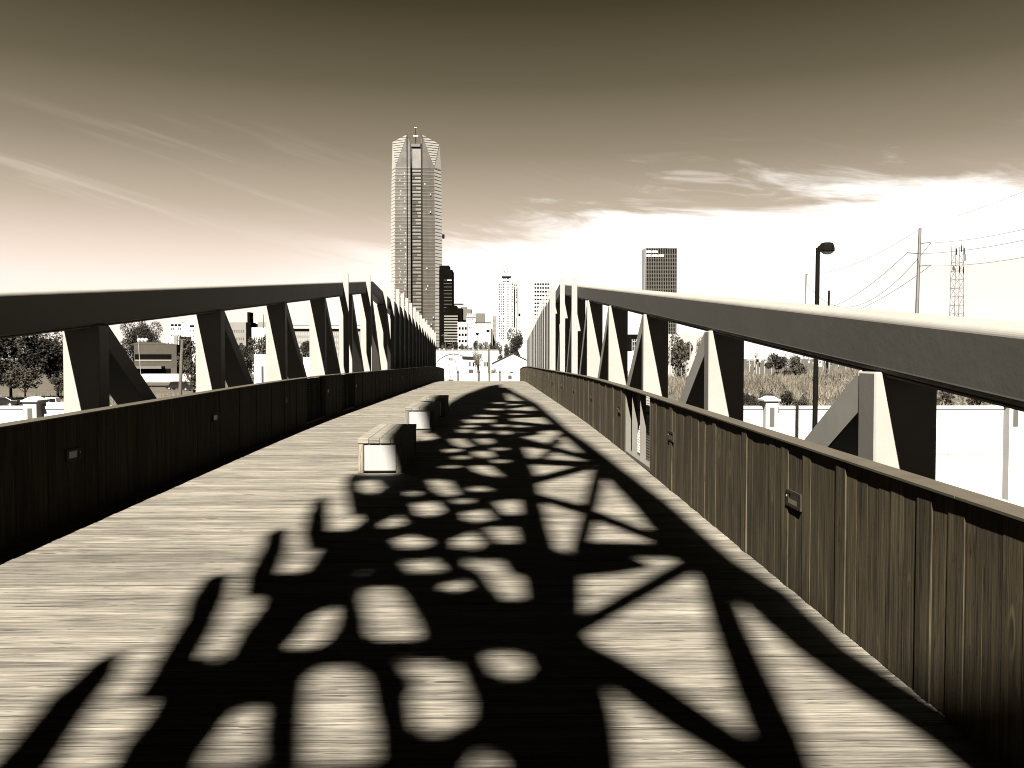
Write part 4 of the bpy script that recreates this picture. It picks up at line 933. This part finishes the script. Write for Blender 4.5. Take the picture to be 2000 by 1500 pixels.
extra(rt, 'door', 'winmid', w*.22, w*.38, -.05, .03, h*.18, h*.36)
Y = 310.0; S = Y/FOC; root = empty('gabled_shed', (X_(1002, Y), Y, GZ), 'white gabled shed with a thin dark roof edge near the right end of the deck', 'shed')
zp, ze = Z_(690, Y)-GZ, Z_(710, Y)-GZ
m = MB(); m.prism([(-41*S, 0), (41*S, 0), (41*S, ze), (0, zp), (-41*S, ze)], 0, 14); m.build('wall', M['white'], root)
for sg in (-1, 1):
    m = MB(); m.prism([(0, zp), (sg*42*S, ze-.05), (sg*42*S, ze+.09), (0, zp+.14)], -.45, 14.3); m.build('roof', M['brick'], root)
extra(root, 'door', 'winmid', -6*S, 0, -.05, .03, .1, ze*.45); extra(root, 'siding_line', 'pale', -30*S, 30*S, -.04, .02, ze*.98, ze*1.0)
# low wall and fence of the yard
rt, w, h = bld('yard_wall', 'low white yard wall behind the bollards', 230, 'conc', 905, 1030, 729, .3)
Y = 210.0; root = empty('yard_fence', (X_(853, Y), Y, GZ), 'thin wire fence left of the bollards in front of the arched building', 'fence'); w = X_(906, Y)-X_(853, Y)
for i in range(8): m = MB(); m.tube((w*i/7, 0, 0), (w*i/7, 0, 1.9), .03, n=6); m.build('fence_post', M['polesteel'], root)
m = MB(); m.tube((0, 0, 1.85), (w, 0, 1.85), .02, n=5); m.tube((0, 0, 1.0), (w, 0, 1.0), .01, n=4); m.build('fence_rail', M['polesteel'], root)
Y = 190; root = empty('street_sign', (X_(996, Y), Y, GZ), 'small dark framed sign in front of the gabled shed', 'sign')
m = MB(); m.tube((0, 0, 0), (0, 0, 3.2), .05, n=6); m.build('sign_post', M['polesteel'], root); m = MB(); m.box(-.4, .4, -.1, -.05, 2.5, 3.4); m.build('sign_board', M['asph'], root)

# --- through the left truss
rt, w, h = bld('brown_office', 'low brown office with a long ribbon window and a curved roof', 280, 'brick', 262, 345, 673, 14)
m = MB(); m.prism([(-w*.1, h), (w*.12, h+.9), (w*.5, h+.5), (w*.8, h-.05), (w, h-.05), (-w*.1, h-.05)], 0, 14); m.build('curved_roof', M['brick'], rt)
extra(rt, 'ribbon_window', 'black', w*.02, w*.88, -.06, .03, h*.60, h*.73); extra(rt, 'sill_band', 'pink', w*.02, w*.88, -.12, .03, h*.54, h*.57)
extra(rt, 'ribbon_window', 'black', w*.05, w*.86, -.06, .03, h*.05, h*.33); extra(rt, 'canopy', 'grey', -2, w*.72, -3, 0, h*.33, h*.40)
for i, px in enumerate((267, 274, 281)):
    o = MB(); o.lathe([(.02, 0), (.3, .12), (.42, .42), (.34, .68), (.1, .84), (.01, .86)], (0, 0, 0), 10); o = o.build('roof_dome', M['globe'], rt, fix=False); o.location = (w*(px-262)/83, 2, h+.7); o.scale = (1.7, 1.7, 1.7)
rt, w, h = bld('hospital_block', 'tall white hospital block with small square windows above the brown office', 420, 'white', 332, 356, 630, 30)
win_grid(rt, w, h, .05, .98, .42, .93, 5, 4, .34, .35, 'win'); win_grid(rt, w, h, .08, .95, .92, .97, 3, 1, .8, .8, 'black')
rt, w, h = bld('hospital_wing', 'white hospital wing right of the tall white block', 410, 'white', 356, 394, 631, 30)
win_grid(rt, w, h, .38, .98, .45, .9, 4, 4, .3, .3, 'win'); win_grid(rt, w, h, .38, .95, .91, .96, 2, 1, .85, .8, 'black')
extra(rt, 'penthouse', 'white', w*.3, w*.9, 4, 20, h, h+3.4); extra(rt, 'vent', 'black', w*.6, w*.72, 3.5, 4, h+.8, h+2.6)
rt, w, h = bld('white_annex', 'low white annex in front of the hospital block', 340, 'white', 324, 350, 657, 14); win_grid(rt, w, h, .1, .6, .25, .9, 2, 4, .3, .35, 'win')
extra(rt, 'brick_pier', 'pink', w*.62, w*.92, -.4, .1, 0, h*1.02)
rt, w, h = bld('brick_block', 'pinkish block with a black stair tower seen through the second opening', 420, 'pink', 440, 482, 630, 20); win_grid(rt, w, h, .1, .9, .3, .9, 8, 4, .4, .35, 'winmid')
extra(rt, 'stair_tower', 'black', w*1.0, w*1.22, -1, 8, 0, h*1.0); extra(rt, 'stair_tower_top', 'black', w*1.04, w*1.16, 0, 6, h*1.0, h*1.2)
rt, w, h = bld('white_block', 'white block with two rows of small windows beside the black stair tower', 390, 'white', 492, 530, 640, 20); win_grid(rt, w, h, .1, .9, .5, .85, 9, 2, .5, .35, 'win')
extra(rt, 'penthouse', 'pink', w*.2, w*.95, 4, 14, h, h+2.6)
rt, w, h = bld('pale_hall', 'long pale building with a fine window grid seen between the fourth and fifth left posts', 300, 'pink', 560, 706, 642, 20)
win_grid(rt, w, h, .02, .98, .25, .95, 40, 6, .6, .55, 'pale'); extra(rt, 'roof_slab', 'white', -1, w+1, -1, 20, h, h+.9)
m = MB(); m.box(-1, w+1, -1.2, -.9, h+1.0, h+1.15); m.build('roof_rail', M['brick'], rt)
rt, w, h = bld('white_hut', 'small white utility hut beside the trees behind the left truss', 240, 'white', 496, 530, 692, 8); extra(rt, 'door', 'winmid', w*.42, w*.55, -.05, .03, 0, h*.6)
rt, w, h = bld('white_hut', 'white hut with a lamp globe seen just before the fifth left post', 240, 'white', 592, 640, 698, 8)
# flat white roof and low wall by the dark van
rt, w, h = bld('white_canopy', 'flat white roofed shelter behind the dark van', 215, 'white', 255, 372, 731, 9, zb=Z_(746, 215)); 
# --- through the right truss
rt, w, h = bld('dark_office', 'dark office with a pale window grid between the second and third right posts', 260, 'black', 1222, 1262, 653, 14)
m = MB()
for i in range(7): m.box(w*(.30+.1*i), w*(.30+.1*i)+.12, -.1, .03, h*.4, h*.9)
for j in range(5): m.box(w*.3, w*.95, -.1, .03, h*(.45+.1*j), h*(.45+.1*j)+.12)
m.build('window_grid', M['white'], rt, fix=False)
rt, w, h = bld('white_shop', 'low white shop below the dark office', 200, 'white', 1200, 1300, 686, 10); extra(rt, 'shop_window', 'win', w*.26, w*.34, -.05, .03, h*.1, h*.3)
rt, w, h = bld('flat_roof_store', 'pale flat roofed store behind the trees right of the third post', 240, 'pale', 1290, 1420, 652, 14)
# substation
Y = 200.0; root = empty('substation', (X_(1455, Y), Y, GZ), 'white steel substation frames above the weedy bank', 'substation'); S = Y/FOC
def zs(py): return Z_(py, Y)-GZ
r = random.Random(4)
for px in (1464, 1474, 1478, 1484, 1494, 1508, 1540, 1565, 1610, 1622, 1640, 1655, 1668):
    m = MB(); m.tube(((px-1455)*S, 0, 0), ((px-1455)*S, 0, zs(660+r.uniform(0, 22))), .12, .08, 5); m.build('mast', M['whitepole'], root, fix=False)
m = MB()
for (a, b, py) in ((1456, 1508, 694), (1470, 1500, 682), (1530, 1580, 700), (1600, 1670, 706), (1458, 1500, 704), (1456, 1470, 672)):
    m.box((a-1455)*S, (b-1455)*S, -.1, .1, zs(py), zs(py)+.22)
m.build('beam', M['whitepole'], root, fix=False)
m = MB()
for i in range(90):
    px = r.uniform(1456, 1680); py = r.uniform(694, 716); s_ = r.uniform(.12, .5); y_ = r.uniform(-3, 3)
    m.box((px-1455)*S, (px-1455)*S+s_, y_, y_+s_, zs(py), zs(py)+s_*r.uniform(.8, 2.5))
m.build('insulator', M['pale'], root, fix=False)['kind'] = 'stuff'
rt, w, h = bld('white_block', 'white block glimpsed beside the lamp post under the right chord', 260, 'white', 1598, 1606, 700, 4, zb=Z_(716, 260))

# ------------------------------------------------------------------ poles, lamps, wires
def ptop(px, py, Y): return at(px, py, Y)
Y = 50.0; p = at(1590.5, 800, Y); t = at(1597.5, 492, Y); root = empty('street_lamp', (p.x, Y, -7.97), 'black street lamp with a drooping bell head rising over the right truss', 'street lamp')
def rel(v): return Vector(v)-root.location
m = MB(); m.tube((0, 0, 0), rel(t), .17, .12, 10); m.build('pole', M['dark'], root)
m = MB(); q = rel(t); m.tube(q+Vector((0, 0, .12)), q+Vector((.38, 0, .22)), .10, .10, 8); m.tube(q+Vector((0, 0, -.2)), q+Vector((0, 0, .24)), .125, .125, 8); m.build('arm', M['dark'], root)
m = MB(); prof = [(.22, .38), (.34, .34), (.41, .2), (.44, .0), (.44, -.12)]; m.lathe(prof[::-1], (q.x+.52, q.y, q.z+.16), 14); m.prism([(q.x+.02, q.z-.02), (q.x+.3, q.z+.1), (q.x+.3, q.z+.5), (q.x+.1, q.z+.36), (q.x-.02, q.z+.2)], q.y-.2, q.y+.2); m.build('lamp_head', M['dark'], root)
m = MB(); m.lathe([(.02, -.28), (.2, -.25), (.33, -.16), (.36, -.11)], (q.x+.56, q.y, q.z+.13), 12); m.build('glass_bowl', M['globe'], root)
def pole(px0, py0, px1, py1, Y, r0, r1, mt, label, name='utility_pole', cat='utility pole', arms=(), zb=GZ, group=None):
    """pole whose sighted line runs from (px0,py0) low to (px1,py1) top; base carried to the ground"""
    a = at(px0, py0, Y); b = at(px1, py1, Y); d = (b-a)/(b.z-a.z); base = a + d*(zb-a.z)
    root = empty(name, base, label, cat, group); m = MB(); m.tube((0, 0, 0), b-base, r0, r1, 8); m.build('shaft', M[mt], root)
    for (ax, ay, bx, by) in arms:
        m = MB(); m.tube(at(ax, ay, Y)-base, at(bx, by, Y)-base, .09, .07, 6); m.build('cross_arm', M[mt], root)
    return root
pole(1791, 604, 1797, 446, 150, .40, .26, 'polesteel', 'tall transmission pole with three short arms right of the street lamp', arms=((1793, 476.5, 1818, 473), (1772, 493.5, 1796, 495.5), (1793, 520, 1818, 517.5), (1795, 445.5, 1799, 447)))
pole(1573, 590, 1574.5, 534.5, 260, .28, .2, 'polesteel', 'thin distant pole just left of the black street lamp', arms=((1573, 535, 1578, 536),))
pole(1618.6, 592, 1619.3, 567.5, 160, .24, .2, 'dark', 'short dark pole just right of the black street lamp')
pole(352, 765, 356, 663, 130, .30, .22, 'pole', 'leaning wooden utility pole beside the dark van behind the left truss', arms=((346, 665, 363, 663), (350, 657, 352, 664)))
pole(270, 668, 269, 655, 230, .07, .06, 'whitepole', 'thin white pole beside the roof domes of the brown office', name='light_pole', cat='light pole')
pole(514.5, 630, 515, 614, 380, .3, .15, 'grey', 'thin roof mast behind the white block seen through the left truss', name='antenna_mast', cat='antenna', zb=Z_(642, 380))
pole(1308.5, 740, 1309, 662, 180, .12, .09, 'whitepole', 'thin white pole in front of the leafy tree left of the second right post', name='light_pole', cat='light pole')
pole(1348, 710, 1348, 672, 190, .12, .09, 'whitepole', 'white pole with a box light left of the second right post', name='light_pole', cat='light pole')
pole(955.5, 728, 955, 675, 230, .26, .2, 'pole', 'timber utility pole in front of the gabled shed', group=None)
pole(929.5, 700, 930, 629, 330, .16, .12, 'brick', 'tall thin flagpole in front of the wide white building', name='flagpole', cat='flagpole')
for px, pt, lb, Y in ((932.5, 654, 'left street lamp of the two rising above the tree row', 300), (953.2, 648.5, 'right street lamp with a dark head above the tree row', 280)):
    root = pole(px, 690, px, pt, Y, .12, .09, 'polesteel', lb, name='street_lamp', cat='street lamp'); z = Z_(pt, Y)-root.location.z
    m = MB(); m.lathe([(.1, -.1), (.5, .1), (.65, .35), (.5, .6), (.1, .75)], (0, 0, z), 8); m.build('lamp_head', M['dark'], root)
pole(870, 672, 867, 652, 320, .12, .08, 'polesteel', 'left of the two thin street lamps before the striped block', name='street_lamp', cat='street lamp', arms=((862, 655, 874, 653),))
pole(884.5, 672, 883, 662, 300, .12, .08, 'polesteel', 'right of the two thin street lamps before the striped block', name='street_lamp', cat='street lamp', arms=((874, 671, 882, 671),))
# lattice tower
Y = 190.0; S = Y/FOC; root = empty('lattice_tower', (X_(1867, Y), Y, GZ), 'pale lattice communication tower right of the tall transmission pole', 'lattice tower')
zt = Z_(479, Y)-GZ
cor = [(-1, -1), (1, -1), (1, 1), (-1, 1)]
def rw(z): return (10.6-2.9*min(1, z/zt*1.02))*S
for cxs, cys in cor:
    m = MB(); m.tube((cxs*rw(0), cys*rw(0), 0), (cxs*rw(zt), cys*rw(zt), zt), .08, .06, 5); m.build('leg', M['polesteel'], root, fix=False)
m = MB(); z = 0.0; i = 0
while z < zt-1.9:
    z2 = z+1.9; a, b = rw(z), rw(z2)
    for k in range(4):
        c0, c1 = cor[k], cor[(k+1) % 4]
        m.tube((c0[0]*a, c0[1]*a, z), (c1[0]*a, c1[1]*a, z), .042, n=4, cap=False)
        if i % 2: m.tube((c0[0]*a, c0[1]*a, z), (c1[0]*b, c1[1]*b, z2), .034, n=4, cap=False)
        else: m.tube((c1[0]*a, c1[1]*a, z), (c0[0]*b, c0[1]*b, z2), .034, n=4, cap=False)
    z = z2; i += 1
m.build('lattice', M['polesteel'], root, fix=False)
me_ = MB(); me_.box(-.08, .08, -.08, .08, -.9, .9); me_ = me_.mesh('antenna_panel', M['dark'])
for (ax, az) in ((.9, 1.0), (1.1, 2.4), (-.8, 1.1), (.3, .4), (.8, 5.2), (-.1, 5.0)):
    o = link(bpy.data.objects.new('antenna_panel', me_), root); o.location = (ax, -1.1, zt-az-.2); o.scale = (1, 1, .8)
m = MB(); m.tube((-1.5, -1.2, Z_(523, Y)-GZ), (-1.1, -1.2, Z_(523, Y)-GZ), .55, .45, 10); m.build('dish', M['pale'], root)
# wires: real catenaries between the poles
def wire(p, q, sag, label, r=.035, n=20):
    p, q = Vector(p), Vector(q); pts = [p.lerp(q, i/n)+Vector((0, 0, -sag*4*(i/n)*(1-i/n))) for i in range(n+1)]
    m = MB(); m.poly_tube(pts, r, 4); o = m.build('power_line', M['wire'], fix=False); tag(o, label, 'power line', 'power lines at the right')
wire(at(1818, 474.5, 150), at(2250, 372, 95), 1.2, 'upper power line running right from the top arm of the tall pole')
wire(at(1790, 495.5, 150), at(2250, 398, 95), 1.3, 'middle power line running right from the tall pole past the lattice tower')
wire(at(1818, 519.5, 150), at(2250, 440, 95), 1.2, 'lowest power line running right from the bottom arm of the tall pole')
wire(at(1797, 447, 150), at(2100, 335, 100), .2, 'thin line rising steeply right from the top of the tall pole', .02)
wire(at(1797, 447, 150), at(1574.5, 535, 260), 2.2, 'thin line from the top of the tall pole to the thin distant pole', .03)
wire(at(1818, 474.5, 150), at(1577, 555, 260), 9.0, 'sagging line from the top arm of the tall pole to the distant pole', .04)
wire(at(1772, 493.5, 150), at(1560, 606, 260), 3.6, 'sagging line from the left arm of the tall pole towards the truss', .04)
wire(at(1818, 518, 150), at(1600, 622, 260), 2.4, 'lowest line from the tall pole falling left behind the truss', .04)
wire(at(363, 663.5, 130), at(240, 645, 200), .4, 'wire from the leaning wooden pole across the dark trees', .02)

# ------------------------------------------------------------------ vehicles
def wheel(root, x, y, r, w=.22):
    m = MB(); m.tube((x, y, r), (x, y+w, r), r, n=14); t = m.build('wheel', M['rubber'], root)
    m = MB(); m.tube((x, y-.012, r), (x, y+.02, r), r*.55, n=10); m.build('rim', M['chrome'], t)
def car_profile(kind):
    if kind == 'pickup': return [(0, .42), (0, .95), (.1, 1.02), (1.15, 1.12), (1.75, 1.72), (2.1, 1.78), (3.05, 1.78), (3.2, 1.7), (3.28, 1.14), (5.2, 1.12), (5.3, 1.05), (5.3, .5), (5.1, .4), (.2, .38)], [(1.32, 1.15), (1.82, 1.68), (2.3, 1.7), (2.3, 1.15)], [(2.38, 1.15), (2.38, 1.7), (2.98, 1.7), (3.12, 1.64), (3.15, 1.15)]
    if kind == 'van': return [(0, .4), (0, .95), (.15, 1.05), (.85, 1.15), (1.25, 1.85), (1.5, 1.95), (4.3, 1.95), (4.7, 1.85), (4.85, 1.1), (4.88, .5), (4.7, .35), (.2, .35)], [(1.05, 1.2), (1.38, 1.78), (1.9, 1.8), (1.9, 1.2)], [(2.0, 1.2), (2.0, 1.8), (4.3, 1.8), (4.55, 1.72), (4.68, 1.2)]
    return [(0, .4), (0, .78), (.15, .85), (1.1, .98), (1.75, 1.42), (2.1, 1.48), (2.9, 1.46), (3.7, 1.02), (4.4, .95), (4.5, .85), (4.5, .45), (4.3, .32), (.2, .32)], [(1.3, 1.0), (1.82, 1.36), (2.3, 1.4), (2.3, 1.0)], [(2.4, 1.0), (2.4, 1.4), (2.88, 1.38), (3.5, 1.02)]
def car(px, Y, label, kind, mt, flip=False, name='parked_car', cat='car', zb=GZ+.02, tilt=0, group=None):
    body, g1, g2 = car_profile(kind); root = empty(name, (X_(px, Y), Y, zb), label, cat, group); root.rotation_euler = (0, 0, (math.pi if flip else 0)+tilt)
    L = body[5][0]; L = max(p[0] for p in body); wd = 1.85
    c = [(p[0]-L/2, p[1]) for p in body]
    m = MB(); m.prism(c, -wd/2, wd/2); m.build('body', M[mt], root, bevel=.05, seg=2)
    for s_ in (-1, 1):
        for gl in (g1, g2):
            m = MB(); q = [(p[0]-L/2, p[1]) for p in gl]; y0 = s_*(wd/2+.006); m.prism(q, min(y0, y0-s_*.03), max(y0, y0-s_*.03)); m.build('side_window', M['glass'], root)
    for wx in (.95, L-1.0):
        for s_ in (-1, 1): wheel(root, wx-L/2, s_*wd/2-(.2 if s_ > 0 else .02), .36)
    m = MB(); m.box(-L/2-.012, -L/2+.01, -.75, -.45, .66, .82); m.build('headlight', M['chrome'], root); m = MB(); m.box(-L/2-.012, -L/2+.01, .45, .75, .66, .82); m.build('headlight', M['chrome'], root)
    m = MB(); m.box(L/2-.02, L/2+.012, -.8, .8, .5, .62); m.build('bumper', M['chrome'], root)
    return root
car(103, 119, 'white pickup truck parked under the dark oaks at the left', 'pickup', 'carwhite', name='pickup_truck', cat='pickup truck', tilt=.2, zb=GZ+.03)
car(346, 195, 'dark van parked behind the leaning wooden pole', 'van', 'cardark', name='parked_van', cat='van', tilt=-.25)
car(377, 190, 'dark car parked right of the leaning wooden pole', 'sedan', 'cardark', tilt=-.2)
car(470, 205, 'white van in the yard seen through the second opening of the left truss', 'van', 'carwhite', name='parked_van', cat='van')
car(510, 200, 'dark car in the yard seen through the second opening of the left truss', 'sedan', 'cardark')
car(8, 128, 'dark car at the far left edge below the oaks', 'sedan', 'cardark')
# fence of thin posts by the dark van
Y = 165; root = empty('chain_fence', (X_(300, Y), Y, GZ), 'low chain fence with thin posts before the dark van', 'fence'); w = X_(392, Y)-X_(300, Y)
for i in range(6): m = MB(); m.tube((w*i/5, 0, 0), (w*i/5, 0, 1.3), .025, n=6); m.build('fence_post', M['polesteel'], root)
m = MB(); m.tube((0, 0, 1.25), (w, 0, 1.25), .015, n=4); m.tube((0, 0, .6), (w, 0, .6), .01, n=4); m.build('fence_rail', M['polesteel'], root)
Y = 190; root = empty('yard_fence', (X_(1300, Y), Y, GZ), 'pale post and rail fence below the leafy tree left of the second right post', 'fence'); w = X_(1372, Y)-X_(1300, Y)
for i in range(8): m = MB(); m.tube((w*i/7, 0, 0), (w*i/7, 0, Z_(718, Y)-GZ), .05, n=6); m.build('fence_post', M['whitepole'], root)
m = MB(); m.tube((0, 0, 1.2), (w, 0, 1.2), .04, n=5); m.build('fence_rail', M['whitepole'], root)
